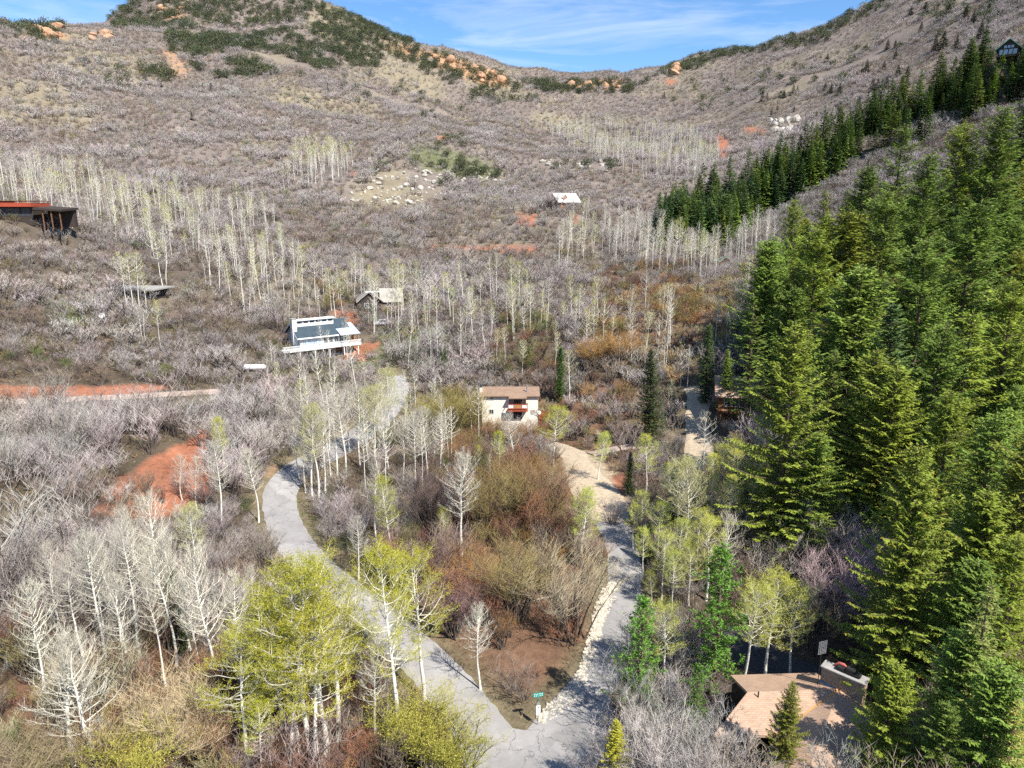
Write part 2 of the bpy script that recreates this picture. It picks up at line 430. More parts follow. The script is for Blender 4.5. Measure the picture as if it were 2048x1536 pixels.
def mesh_obj(name, me, m=None, parent=None, coll=COL):
    o = bpy.data.objects.new(name, me)
    if m is not None and not me.materials: me.materials.append(m)
    coll.objects.link(o)
    if parent is not None: o.parent = parent
    return o
def tag(o, label=None, cat=None, group=None, kind=None):
    if label: o['label'] = label
    if cat: o['category'] = cat
    if group: o['group'] = group
    if kind: o['kind'] = kind
    return o
def grid_mesh(name, X, Y, Zv):
    ny, nx = X.shape
    me = bpy.data.meshes.new(name)
    v = np.stack([X.ravel(), Y.ravel(), Zv.ravel()], 1).astype(np.float32)
    idx = np.arange(nx * ny).reshape(ny, nx)
    f = np.stack([idx[:-1, :-1], idx[:-1, 1:], idx[1:, 1:], idx[1:, :-1]], -1).reshape(-1, 4)
    me.vertices.add(len(v)); me.vertices.foreach_set('co', v.ravel())
    me.loops.add(f.size); me.loops.foreach_set('vertex_index', f.ravel().astype(np.int32))
    me.polygons.add(len(f)); me.polygons.foreach_set('loop_start', np.arange(0, f.size, 4, dtype=np.int32))
    me.polygons.foreach_set('use_smooth', np.ones(len(f), bool))
    me.update(calc_edges=True); me.validate()
    return me
gm = grid_mesh('ground', XX, YY, ZZ)
ca = gm.attributes.new('soil', 'FLOAT_COLOR', 'POINT')
ca.data.foreach_set('color', np.concatenate([gcol, np.ones((len(gcol), 1))], 1).astype(np.float32).ravel())
tag(mesh_obj('ground', gm, M_GROUND), 'brown valley floor and rising hillsides with patches of red soil', 'ground', kind='structure')

def ribbon(name, key, lift, m, label, nw=7, edge=0.0, fade=0):
    L = ROADS[key]
    # resample along
    seg = np.r_[0, np.cumsum(np.hypot(*np.diff(L[:, :2], axis=0).T))]
    n = max(8, int(seg[-1] / .7))
    s = np.linspace(0, seg[-1], n)
    P = np.stack([np.interp(s, seg, L[:, i]) for i in range(3)], 1)
    T = np.gradient(P[:, :2], axis=0); T /= np.linalg.norm(T, axis=1)[:, None] + 1e-9
    N = np.stack([-T[:, 1], T[:, 0]], 1)
    u = np.linspace(-.5, .5, nw)
    jl = 1 + (fbm(s / 1.7, s * 0 + 3.1, 61) - .5) * edge
    W = P[:, 2] * jl
    X = P[:, None, 0] + N[:, None, 0] * u[None] * W[:, None]
    Y = P[:, None, 1] + N[:, None, 1] * u[None] * W[:, None]
    Zr = H0(X, Y).reshape(X.shape) + lift
    Zr[:, 0] -= .16; Zr[:, -1] -= .16
    return tag(mesh_obj(name, grid_mesh(name, X, Y, Zr), m), label, 'road', kind='structure')
ribbon('asphalt_road', 'main', .055, M_ASPH, 'grey cracked asphalt road curving through the trees', edge=.12)
ribbon('asphalt_side_road', 'side', .063, M_ASPH, 'grey asphalt side road beside the pale stone ditch', edge=.15)
ribbon('gravel_driveway', 'gravel', .070, M_GRAVEL, 'sandy gravel driveway leading to the cream house', nw=9, edge=.35)
ribbon('gravel_driveway', 'gravel2', .055, M_GRAVEL, 'sandy gravel driveway below the brown wooden house', nw=9, edge=.35)
ribbon('gravel_path', 'path', .080, M_DIRT, 'pale gravel path crossing to the dark spruce', edge=.3)
ribbon('dirt_road', 'dirt', .050, M_DIRT, 'pale dirt road cut along the red bank', edge=.2)
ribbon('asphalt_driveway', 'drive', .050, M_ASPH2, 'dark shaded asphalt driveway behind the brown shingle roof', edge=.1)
# junction apron
def draped_poly(name, pix, lift, m, label, step=.6):
    Pg = np.array([gp0(a, b)[:2] for a, b in pix])
    bm = bmesh.new()
    vs = [bm.verts.new((p[0], p[1], 0)) for p in Pg]
    f = bm.faces.new(vs)
    bmesh.ops.triangulate(bm, faces=[f])
    for _ in range(5):
        long = [e for e in bm.edges if e.calc_length() > step * 2]
        if not long: break
        bmesh.ops.subdivide_edges(bm, edges=long, cuts=1); bmesh.ops.triangulate(bm, faces=bm.faces[:])
    z = H0([v.co.x for v in bm.verts], [v.co.y for v in bm.verts])
    for v, q in zip(bm.verts, z): v.co.z = q + lift
    me = bpy.data.meshes.new(name); bm.normal_update(); bm.to_mesh(me); bm.free()
    for p in me.polygons: p.use_smooth = True
    return tag(mesh_obj(name, me, m), label, 'road', kind='structure')
APRON = [(925,1455),(965,1450),(1010,1455),(1050,1462),(1085,1452),(1125,1428),(1165,1395),(1215,1385),(1232,1430),(1215,1490),(1190,1545),(1150,1640),(955,1640),(950,1540)]
draped_poly('road_junction', APRON, .074, M_ASPH, 'cracked asphalt junction where the two roads meet')
# ------------------------------------------------------------------ plant builders
class MB:
    def __init__(s): s.v = []; s.f = []; s.a = []
    def tube(s, P, rad, n=5, a0=0., a1=0., cap=False):
        P = [Vector(p) for p in P]; base = len(s.v); m = len(P)
        for i, p in enumerate(P):
            t = (P[min(i + 1, m - 1)] - P[max(i - 1, 0)])
            t = t.normalized() if t.length > 1e-6 else Vector((0, 0, 1))
            u = t.cross(Vector((0, 0, 1)) if abs(t.z) < .9 else Vector((1, 0, 0))).normalized(); w = t.cross(u)
            for k in range(n):
                an = 2 * math.pi * k / n
                s.v.append(p + (u * math.cos(an) + w * math.sin(an)) * rad[i]); s.a.append(a0 + (a1 - a0) * i / max(1, m - 1))
        for i in range(m - 1):
            for k in range(n):
                a, b = base + i * n + k, base + i * n + (k + 1) % n
                s.f.append((a, b, b + n, a + n))
        if cap: s.f.append(tuple(base + (m - 1) * n + k for k in range(n)))
    def spike(s, p, q, r, a0=.6, a1=1.):
        p, q = Vector(p), Vector(q); t = (q - p).normalized()
        u = t.cross(Vector((.31, .17, .93))).normalized(); w = t.cross(u); b = len(s.v)
        for k in range(3):
            an = 2.0944 * k
            s.v.append(p + (u * math.cos(an) + w * math.sin(an)) * r); s.a.append(a0)
        s.v.append(q); s.a.append(a1)
        s.f += [(b, b + 1, b + 3), (b + 1, b + 2, b + 3), (b + 2, b, b + 3)]
    def blade(s, p, q, w, nrm, a0=.3, a1=1., m=.45):
        p, q = Vector(p), Vector(q); t = q - p
        side = t.cross(nrm)
        if side.length < 1e-5: side = t.cross(Vector((.3, .8, .1)))
        side = side.normalized() * (w / 2); b = len(s.v); c = p + t * m
        s.v += [p, c + side, q, c - side]; s.a += [a0, (a0 + a1) / 2, a1, (a0 + a1) / 2]
        s.f.append((b, b + 1, b + 2, b + 3))
    def build(s, name, m, smooth_=False):
        me = bpy.data.meshes.new(name)
        me.from_pydata([tuple(v) for v in s.v], [], s.f)
        at = me.attributes.new('tip', 'FLOAT', 'POINT'); at.data.foreach_set('value', np.array(s.a, np.float32))
        if smooth_: me.polygons.foreach_set('use_smooth', np.ones(len(me.polygons), bool))
        me.materials.append(m); me.update(); return me
def rv(r, z=0.): 
    a = r.uniform(0, 6.2832); return Vector((math.cos(a), math.sin(a), z))

def bark_mat():
    m, nt, b = new_mat('aspen_bark'); b.inputs['Roughness'].default_value = .75
    tc = nt.nodes.new('ShaderNodeTexCoord'); mp = nt.nodes.new('ShaderNodeMapping'); mp.inputs['Scale'].default_value = (2.2, 2.2, 5.0)
    nz = nt.nodes.new('ShaderNodeTexNoise'); nz.inputs['Scale'].default_value = 1.6; nz.inputs['Detail'].default_value = 3
    nt.links.new(tc.outputs['Object'], mp.inputs[0]); nt.links.new(mp.outputs[0], nz.inputs['Vector'])
    rp = nt.nodes.new('ShaderNodeValToRGB'); rp.color_ramp.elements[0].position = .30; rp.color_ramp.elements[0].color = (.07, .06, .05, 1)
    rp.color_ramp.elements[1].position = .42; rp.color_ramp.elements[1].color = (.74, .71, .62, 1)
    nt.links.new(nz.outputs['Fac'], rp.inputs[0]); nt.links.new(rp.outputs[0], b.inputs['Base Color']); return m
M_BARK = bark_mat()
M_TWIG = tint_mat('aspen_twigs', 1.0, .97, trans=0)
def budding_tips(m):
    nt = m.node_tree; vm = [n for n in nt.nodes if n.type == 'VECT_MATH'][0]; src = vm.inputs[0].links[0].from_socket
    la = nt.nodes.new('ShaderNodeAttribute'); la.attribute_type = 'INSTANCER'; la.attribute_name = 'leaftint'
    tp = nt.nodes.new('ShaderNodeAttribute'); tp.attribute_name = 'tip'
    mr = nt.nodes.new('ShaderNodeMapRange'); mr.inputs[1].default_value = .5; mr.inputs[2].default_value = .85
    nt.links.new(tp.outputs['Fac'], mr.inputs[0])
    mx = nt.nodes.new('ShaderNodeMixRGB'); nt.links.new(mr.outputs[0], mx.inputs[0]); nt.links.new(src, mx.inputs[1]); nt.links.new(la.outputs['Color'], mx.inputs[2]); nt.links.new(mx.outputs[0], vm.inputs[0])
budding_tips(M_TWIG)
M_LEAF = tint_mat('aspen_young_leaves', .8, 1.15, trans=.35, attr='leaftint')
M_STEM = mat('shrub_stems', (.12, .095, .08), .9, .3, 4)
M_STWIG = tint_mat('shrub_twigs', .34, 1.15, bright=(.68, 1.25))  # low end darkened so shrub bottoms carry their shade as colour
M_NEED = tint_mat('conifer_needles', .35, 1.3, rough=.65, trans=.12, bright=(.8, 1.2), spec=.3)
M_CBARK = mat('conifer_bark', (.15, .105, .075), .95, .35, 5, .3)
def orange_needles():
    m = M_NEED.copy(); m.name = 'conifer_needles_with_cones'; nt = m.node_tree
    b = nt.nodes['Principled BSDF']; src = b.inputs['Base Color'].links[0].from_socket
    tc = nt.nodes.new('ShaderNodeTexCoord'); nz = nt.nodes.new('ShaderNodeTexNoise'); nz.inputs['Scale'].default_value = 1.1; nz.inputs['Detail'].default_value = 3
    nt.links.new(tc.outputs['Object'], nz.inputs['Vector'])
    tp = nt.nodes.new('ShaderNodeAttribute'); tp.attribute_name = 'tip'
    ge = nt.nodes.new('ShaderNodeMapRange'); ge.inputs[1].default_value = .47; ge.inputs[2].default_value = .62
    nt.links.new(nz.outputs['Fac'], ge.inputs[0])
    te = nt.nodes.new('ShaderNodeMapRange'); te.inputs[1].default_value = .70; te.inputs[2].default_value = .97
    nt.links.new(tp.outputs['Fac'], te.inputs[0])
    mx = nt.nodes.new('ShaderNodeMixRGB'); mx.inputs[2].default_value = (.42, .21, .02, 1)
    nt.links.new(math_node(nt, 'MULTIPLY', math_node(nt, 'MULTIPLY', ge.outputs[0], te.outputs[0]), .9), mx.inputs[0])
    nt.links.new(src, mx.inputs[1]); nt.links.new(mx.outputs[0], b.inputs['Base Color'])
    return m
M_NEEDO = orange_needles()

def aspen(seed, Hh=13., start=.45, spread=2.1, n1=44, leaf=0, crook=.25, lod=0, rb=.155, fork=False):
    """returns (trunk mesh, crown mesh, leaf mesh or None)"""
    r = random.Random(seed); tr, cr, lf = MB(), MB(), MB()
    n = 11; P = []; x = y = 0.; vx, vy = r.uniform(-.06, .06), r.uniform(-.06, .06)
    for i in range(n):
        z = Hh * i / (n - 1) * .97
        P.append(Vector((x, y, z - (.4 if i == 0 else 0))))
        vx = vx * .75 + r.gauss(0, .05) * crook; vy = vy * .75 + r.gauss(0, .05) * crook
        x += vx * Hh / n * 1.2; y += vy * Hh / n * 1.2
    rad = [rb * (1 - .93 * (i / (n - 1)) ** .9) * (1.25 if i == 0 else 1) + .012 for i in range(n)]
    tr.tube(P, rad, 7 if lod == 0 else (5 if lod == 1 else 4))
    def at(t):
        k = min(int(t * (n - 1)), n - 2); return P[k].lerp(P[k + 1], t * (n - 1) - k)
    s1 = {0: 1., 1: .6, 2: .36}[lod]; n1 = int(n1 * s1); rw = {0: 1., 1: 1.5, 2: 2.2}[lod]
    az = r.uniform(0, 6)
    for i in range(n1):
        t = start + (1 - start) * ((i + r.random()) / n1) ** .9
        az += 2.4 + r.uniform(-.5, .5)
        u = (t - start) / (1 - start)
        L = spread * (.38 + .95 * math.sin(math.pi * min(.97, .18 + .72 * u))) * r.uniform(.65, 1.15) * (1 if u < .85 else .7)
        d = Vector((math.cos(az), math.sin(az), 0)); el = r.uniform(.15, .55) + .5 * u
        p0 = at(min(t, .985)); path = [p0]; e = el
        for k in range(4):
            dd = (d * math.cos(e) + Vector((0, 0, 1)) * math.sin(e) + Vector((r.gauss(0, .12), r.gauss(0, .12), r.gauss(0, .1))))
            path.append(path[-1] + dd * (L / 4)); e += r.uniform(.02, .26)
        r1 = (.024 + .018 * (1 - u)) * (L / 2.2) * min(rw, 1.7)
        cr.tube(path, [r1, r1 * .75, r1 * .55, r1 * .38, r1 * .2], 3, 0, .5)
        n2 = {0: 9, 1: 5, 2: 5}[lod]
        for j in range(n2):
            s = .28 + .72 * (j + r.random() * .8) / n2; k = min(int(s * 4), 3); q = path[k].lerp(path[k + 1], s * 4 - k)
            bd = (path[k + 1] - path[k]).normalized()
            dd = (bd * .8 + rv(r, r.uniform(.0, .7)) * .75).normalized(); l2 = L * r.uniform(.22, .42) * (1.15 - .5 * s) + .15
            q2 = q + dd * l2 * .55; q3 = q2 + (dd + Vector((r.gauss(0, .2), r.gauss(0, .2), .3))).normalized() * l2 * .45
            if lod == 2: cr.spike(q, q3, .011 * rw, .4, 1.)
            else:
                cr.tube([q, q2], [.011 * rw, .008 * rw], 3, .4, .7); cr.spike(q2, q3, .008 * rw, .7, 1.)
            if lod < 2:
                n3 = 5 if lod == 0 else 2
                for m in range(n3):
                    w = q.lerp(q2, r.uniform(.2, 1)) if m % 2 else q2.lerp(q3, r.uniform(0, .9))
                    e3 = w + (dd * .6 + rv(r, r.uniform(.1, .9)) * .7).normalized() * r.uniform(.25, .55)
                    cr.spike(w, e3, .0066 * rw, .7, 1.)
                    if leaf:
                        for g in range((leaf if s > .5 else 1) if lod == 0 else max(2, leaf // 2)):
                            c = w.lerp(e3, r.uniform(.55, 1.12)) + Vector((r.gauss(0, .035), r.gauss(0, .035), r.gauss(0, .035)))
                            sz = r.uniform(.045, .07) * (1 if lod == 0 else 2.0); o = rv(r, r.uniform(-.6, .6))
                            lf.blade(c, c + o * sz, sz * .8, rv(r, r.uniform(-1, 1)), r.random(), r.random())
            elif leaf:
                for g in range(3):
                    c = q.lerp(q3, r.uniform(.4, 1.1)) + Vector((r.gauss(0, .12), r.gauss(0, .12), r.gauss(0, .12)))
                    sz = r.uniform(.13, .22); lf.blade(c, c + rv(r, r.uniform(-.6, .6)) * sz, sz * .8, rv(r, r.uniform(-1, 1)), r.random(), r.random())
    return (tr.build('trunk', M_BARK, True), cr.build('crown', M_TWIG), lf.build('leaves', M_LEAF) if leaf else None, Hh)

def conifer(seed, Hh=20., Rr=3.2, dz=.40, nb=8, lo_sl=-.30, hi_sl=.55, start=.05, tw=.20, twl=.62, tww=.15, gap=.12, irr=.25, power=.85, m=None, droop=.0, layer=0.):
    r = random.Random(seed); tr, cr = MB(), MB(); m = m or M_NEED
    bend = (r.gauss(0, .012), r.gauss(0, .012))
    n = 9; P = [Vector((bend[0] * Hh * (i / (n - 1)) ** 2 * 2, bend[1] * Hh * (i / (n - 1)) ** 2 * 2, Hh * i / (n - 1) - (.5 if i == 0 else 0))) for i in range(n)]
    tr.tube(P, [Hh * .0135 * (1 - .95 * i / (n - 1)) + .015 for i in range(n)], 7)
    def at(t):
        t = min(t, .999); k = int(t * (n - 1)); return P[k].lerp(P[k + 1], t * (n - 1) - k)
    up = Vector((0, 0, 1)); z = start * Hh; ph = r.uniform(0, 6)
    while z < Hh * .985:
        t = z / Hh; lay = 1 + layer * math.sin(z * 2.1 + ph)
        Lm = (Rr * (1 - t) ** power + .16) * (min(1, .55 + 4 * (t - start)) if t < start + .12 else 1) * lay
        az = r.uniform(0, 6.28)
        for kx in range(nb):
            az += 6.2832 / nb + r.gauss(0, .2)
            if r.random() < gap: continue
            L = Lm * r.uniform(1 - irr * 1.6, 1 + irr * .6)
            d = Vector((math.cos(az), math.sin(az), 0)); sl = lo_sl + (hi_sl - lo_sl) * t + r.gauss(0, .08); tipup = .22 + r.gauss(0, .05)
            p0 = at(t) + up * r.uniform(-dz, dz) * .5
            def bp(s): return p0 + d * (L * s) + up * (L * (sl * s + tipup * s * s - droop * s))
            tr.tube([p0, bp(.5), bp(.97)], [.012 + .008 * L, .008 + .005 * L, .006], 3)
            sd = Vector((-d.y, d.x, 0)); nt_ = max(3, int(L / tw))
            for i in range(nt_):
                s = .14 + .86 * (i + r.random() * .6) / nt_
                c = bp(min(s, 1)); fl = twl * (1.12 - .62 * s) * min(1, .35 + L / 1.6)
                for sg in (-1, 1):
                    l = fl * r.uniform(.65, 1.3)
                    q = c + (sd * sg * r.uniform(.6, .95) + d * r.uniform(.35, .8) + up * r.uniform(-.38, .18)) * l
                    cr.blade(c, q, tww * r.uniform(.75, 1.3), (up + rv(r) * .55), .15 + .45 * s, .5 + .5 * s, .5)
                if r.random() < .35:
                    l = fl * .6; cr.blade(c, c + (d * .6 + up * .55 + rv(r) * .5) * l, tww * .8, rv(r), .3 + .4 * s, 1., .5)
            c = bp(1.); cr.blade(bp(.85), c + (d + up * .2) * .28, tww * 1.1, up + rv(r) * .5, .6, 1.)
        z += dz * r.uniform(.75, 1.25) * (1. if t < .7 else .75)
    tp = P[-1]
    for i in range(7):
        cr.blade(tp - up * (.1 + .16 * i), tp + up * (.35 - .22 * i) + rv(r) * (.1 + .05 * i), .09, rv(r), .6, 1.)
    return (tr.build('trunk', M_CBARK, True), cr.build('crown', m), None, Hh)

def conifer_lo(seed, Hh=16., Rr=2.4, n=36, m=None, nb=6, size=.85):
    r = random.Random(seed); tr, cr = MB(), MB(); up = Vector((0, 0, 1))
    tr.tube([(0, 0, -.4), (0, 0, Hh * .5), (0, 0, Hh * .97)], [.2, .12, .02], 4)
    for i in range(n):
        t = .04 + .95 * i / n; L0 = Rr * (1 - t) ** .85 + .18; az = r.uniform(0, 6)
        for k in range(nb):
            az += 6.28 / nb + r.gauss(0, .25); L = L0 * r.uniform(.6, 1.15); d = Vector((math.cos(az), math.sin(az), 0)); sd = Vector((-d.y, d.x, 0))
            p = Vector((0, 0, Hh * t + r.uniform(-.2, .2))); sl = -.28 + .7 * t
            q = p + d * L + up * L * sl
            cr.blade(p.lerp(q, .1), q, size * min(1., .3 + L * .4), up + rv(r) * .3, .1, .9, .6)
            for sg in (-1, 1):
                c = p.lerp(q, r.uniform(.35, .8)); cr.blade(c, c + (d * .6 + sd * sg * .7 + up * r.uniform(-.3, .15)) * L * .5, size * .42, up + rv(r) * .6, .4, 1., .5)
    cr.blade((0, 0, Hh * .93), (0, 0, Hh * 1.02), .2, Vector((1, 0, 0)), .6, 1)
    return (tr.build('trunk', M_CBARK, True), cr.build('crown', m or M_NEED), None, Hh)

def pine(seed, Hh=11., Rr=2.3):
    r = random.Random(seed); tr, cr = MB(), MB(); up = Vector((0, 0, 1))
    P = [Vector((r.gauss(0, .05), r.gauss(0, .05), Hh * i / 7 - (.4 if i == 0 else 0))) for i in range(8)]
    tr.tube(P, [.19 * (1 - .9 * i / 7) + .02 for i in range(8)], 7)
    z = .12 * Hh
    while z < Hh * .98:
        t = z / Hh; Lm = Rr * (1 - t) ** .62 * (.75 + .35 * math.sin(z * 1.7)) + .3; az = r.uniform(0, 6)
        for k in range(6):
            az += 1.047 + r.gauss(0, .25); L = Lm * r.uniform(.55, 1.15); d = Vector((math.cos(az), math.sin(az), 0)); sl = -.05 + .75 * t
            p0 = Vector((0, 0, z)); q = p0 + d * L + up * L * (sl + .2)
            tr.tube([p0, p0.lerp(q, .5) - up * .06 * L, q], [.03, .022, .012], 3)
            nn = max(3, int(L / .26))
            for i in range(nn):
                s = .3 + .7 * (i + r.random()) / nn; c = p0.lerp(q, s) + rv(r) * .22 * L * (1 - .3 * s) * r.random() + up * r.uniform(-.05, .18)
                for g in range(11):
                    o = (rv(r, r.uniform(-.3, 1.0)) + d * .4).normalized() * r.uniform(.2, .36)
                    cr.blade(c, c + o, .065, rv(r, r.uniform(-1, 1)), .25, 1., .55)
        z += .46 * r.uniform(.8, 1.2)
    for g in range(30):
        c = P[-1] + up * r.uniform(-.4, .1); cr.blade(c, c + (rv(r, .8)).normalized() * .3, .06, rv(r), .3, 1.)
    return (tr.build('trunk', M_CBARK, True), cr.build('crown', M_NEED), None, Hh)

def shrub(seed, h=2.6, w=3.0, stems=12, sec=8, ter=6, lod=0, up=.35, leafy=0):
    """multi-stemmed leafless shrub: (stem mesh, twig mesh)"""
    r = random.Random(seed); st, tg = MB(), MB(); rw = {0: 1., 1: 1.8, 2: 4.2}[lod]
    for i in range(stems):
        az = 6.2832 * i / stems + r.uniform(-.4, .4); out = (w / 2) * math.sqrt(r.uniform(.12, 1.)) 
        d = Vector((math.cos(az), math.sin(az), 0)); top = h * r.uniform(.7, 1.05) * math.sqrt(max(.15, 1 - .75 * (out / (w / 2)) ** 2 * (1 - up)))
        p0 = d * r.uniform(.02, .12) * w - Vector((0, 0, .15)); p3 = d * out + Vector((r.gauss(0, .1), r.gauss(0, .1), top))
        p1 = p0.lerp(p3, .35) + Vector((r.gauss(0, .12), r.gauss(0, .12), .08 * h)); p2 = p0.lerp(p3, .7) + Vector((r.gauss(0, .12), r.gauss(0, .12), .08 * h))
        P = [p0, p1, p2, p3]; rr = .030 * (h / 2.6) * min(rw, 2)
        if lod < 2: st.tube(P, [rr, rr * .75, rr * .5, rr * .25], 4 if lod == 0 else 3)
        else: st.spike(p0, p3, rr * 1.3, 0, .5)
        for j in range(sec):
            s = .3 + .7 * (j + r.random()) / sec; k = min(int(s * 3), 2); q = P[k].lerp(P[k + 1], s * 3 - k)
            bd = (P[k + 1] - P[k]).normalized(); dd = (bd * .6 + rv(r, r.uniform(.1, 1.)) * .8).normalized()
            l2 = h * r.uniform(.16, .34); e = q + dd * l2
            tg.spike(q, e, .011 * rw, .25 + .35 * s, .9)
            for m in range(ter):
                c = q.lerp(e, r.uniform(.25, 1.)); f = c + (dd * .5 + rv(r, r.uniform(.0, 1.1)) * .8).normalized() * l2 * r.uniform(.35, .75)
                tg.spike(c, f, .0078 * rw, .5, 1.)
                if leafy:
                    for g in range(leafy):
                        c2 = c.lerp(f, r.uniform(.4, 1.1)); sz = r.uniform(.035, .06); tg.blade(c2, c2 + rv(r, .5) * sz, sz, rv(r, r.uniform(-1, 1)), .8, 1.)
    return (st.build('stems', M_STEM, True), tg.build('twigs', M_STWIG), None, h)

def bushball(seed, h=2.6, w=3.6, n=260, s=.42):
    """dense evergreen bush (juniper, mountain mahogany)"""
    r = random.Random(seed); st, cr = MB(), MB()
    for i in range(5): st.spike((0, 0, -.3), rv(r, 0) * w * .25 + Vector((0, 0, h * .7)), .09, 0, 0)
    lob = [(rv(r) * w * r.uniform(.1, .3) + Vector((0, 0, h * r.uniform(.35, .65))), w * r.uniform(.22, .34)) for _ in range(6)]
    for i in range(n):
        c, rad = lob[i % 6]; o = Vector((r.gauss(0, 1), r.gauss(0, 1), r.gauss(0, 1) * .85)).normalized()
        p = c + o * rad * r.uniform(.55, 1.05)
        if p.z < .05: p.z = r.uniform(.05, .4)
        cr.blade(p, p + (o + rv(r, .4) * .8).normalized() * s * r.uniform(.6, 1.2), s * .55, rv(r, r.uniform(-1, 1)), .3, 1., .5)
    return (st.build('stems', M_STEM), cr.build('foliage', M_NEED), None, h)

def tuft(seed, n=9, h=.34):
    r = random.Random(seed); g = MB()
    for i in range(n):
        p = rv(r) * r.uniform(0, .12); g.blade(p, p + rv(r, 1.2).normalized() * h * r.uniform(.6, 1.2), .035, rv(r), .2, 1., .4)
    return g.build('grass_tuft', M_STWIG)

A_BARE = [aspen(100 + i, 13, R.uniform(.36, .48), R.uniform(2.0, 2.6), n1=54, crook=.5 + .35 * (i % 3)) for i in range(6)]
A_CROOK = [aspen(140 + i, 9.5, .30, 2.3, n1=46, crook=1.7, rb=.2) for i in range(2)]
A_GREEN = [aspen(200 + i, 13, R.uniform(.36, .48), R.uniform(1.9, 2.4), leaf=6, n1=52, crook=.6) for i in range(5)]
A_BARE_M = [aspen(300 + i, 13, R.uniform(.42, .55), R.uniform(1.3, 1.9), lod=1, rb=.115, crook=.5) for i in range(4)]
A_GREEN_M = [aspen(330 + i, 13, R.uniform(.40, .52), R.uniform(1.6, 2.0), leaf=4, lod=1, rb=.115, crook=.5) for i in range(4)]
A_BARE_L = [aspen(360 + i, 12, R.uniform(.5, .62), 1.6, lod=2, rb=.11, crook=.6) for i in range(3)]
A_GREEN_L = [aspen(380 + i, 12, R.uniform(.5, .6), 1.7, leaf=3, lod=2, rb=.11, crook=.6) for i in range(3)]
C_FIR = [conifer(403, 21, 5.2, dz=.55, nb=8, tw=.17, twl=.8, tww=.15, layer=.3, irr=.6, gap=.28, power=.66, lo_sl=-.2, hi_sl=.4), conifer(404, 18, 5.2, dz=.46, nb=10, tw=.17, twl=.8, tww=.15, layer=.12, irr=.4, power=.58, lo_sl=-.15, hi_sl=.45), conifer(400, 22, 6.5, dz=.5, nb=9, tw=.15, twl=.72, tww=.13, layer=.2, irr=.4, power=.66, lo_sl=-.2, hi_sl=.4), conifer(401, 22, 6.0, dz=.52, nb=9, tw=.15, twl=.72, tww=.13, irr=.5, gap=.2, layer=.28, power=.64, lo_sl=-.18, hi_sl=.4), conifer(402, 20, 5.4, dz=.48, tw=.15, twl=.7, tww=.13, layer=.22, irr=.42, power=.6, lo_sl=-.15, hi_sl=.4)]
C_ORANGE = [conifer(410, 20, 6.0, nb=10, tw=.14, twl=.66, tww=.12, m=M_NEEDO, irr=.3, layer=.15, power=.75), conifer(411, 18, 4.6, m=M_NEEDO, irr=.35, tw=.15, twl=.62, tww=.12)]
C_SPRUCE = [conifer(420, 16, 3.3, dz=.34, nb=9, gap=.04, irr=.12, twl=.5), conifer(421, 16, 2.8, dz=.34, nb=9, gap=.05, irr=.15, twl=.5)]
C_NARROW = [conifer(430, 13, 1.55, dz=.28, nb=9, gap=.02, irr=.1, lo_sl=.3, hi_sl=.9, twl=.42, power=.7)]
C_SPARSE = [conifer(440, 17, 3.4, dz=.62, nb=6, droop=.35, twl=.75, tww=.11, gap=.15, irr=.3, lo_sl=-.1, hi_sl=.5)]
C_PINE = [pine(450), pine(451, 11, 2.5)]
C_LO = [conifer_lo(460 + i, 16, R.uniform(2.9, 4.0)) for i in range(4)]
C_SCRAG = [conifer(470, 20, 3.0, irr=.5, gap=.4, dz=.5, start=.12)]
S_OAK = [shrub(500 + i, R.uniform(2.2, 3.), R.uniform(2.8, 3.6)) for i in range(5)]
S_OAK_M = [shrub(520 + i, 2.6, 3.2, stems=10, sec=6, ter=4, lod=1) for i in range(4)]
S_OAK_L = [shrub(540 + i, 2.4, 3.4, stems=9, sec=4, ter=3, lod=2) for i in range(4)]
S_WIL = [shrub(560 + i, R.uniform(2.4, 3.2), R.uniform(1.8, 2.6), stems=17, sec=7, ter=5, up=.8) for i in range(4)]
S_WIL_M = [shrub(580 + i, 2.8, 2.5, stems=13, sec=6, ter=4, lod=1, up=.8) for i in range(3)]
S_WILG = [shrub(590 + i, 4.2, 4.0, stems=20, sec=11, ter=7, up=.6, leafy=2) for i in range(2)]
S_BIGW = [shrub(594 + i, 4.6, 4.2, stems=26, sec=12, ter=7, up=.75) for i in range(3)]
S_BIGO = [shrub(597 + i, 4.4, 5.2, stems=18, sec=13, ter=8, up=.4) for i in range(3)]
B_JUN = [bushball(600 + i, R.uniform(2.2, 3), R.uniform(3, 4)) for i in range(4)]
TUFTS = [tuft(620 + i) for i in range(3)]

# ------------------------------------------------------------------ placing plants one by one
def place(name, parts, loc, rz, sc, tint, label, cat, group, lean=(0, 0), tint2=None):
    """one plant: an Empty at its foot with a trunk and a crown (copies share mesh data)"""
    e = bpy.data.objects.new(name, None); e.empty_display_size = .3
    COL.objects.link(e)
    e.location = loc; e.rotation_euler = (lean[0], lean[1], rz); e.scale = sc if isinstance(sc, tuple) else (sc, sc, sc)
    tag(e, label, cat, group)
    for k, me in enumerate(parts[:3]):
        if me is None: continue
        o = bpy.data.objects.new(me.name.split('.')[0], me); COL.objects.link(o); o.parent = e
        o['tint'] = list(tint)
        if tint2: o['leaftint'] = list(tint2)
    return e
T_ASPEN = (.63, .59, .48); T_BUD = (.50, .455, .36)
def jit(c, a=.12, r=R):
    k = 1 + r.uniform(-a, a); return tuple(max(0, x * k * (1 + r.uniform(-a, a) * .4)) for x in c)
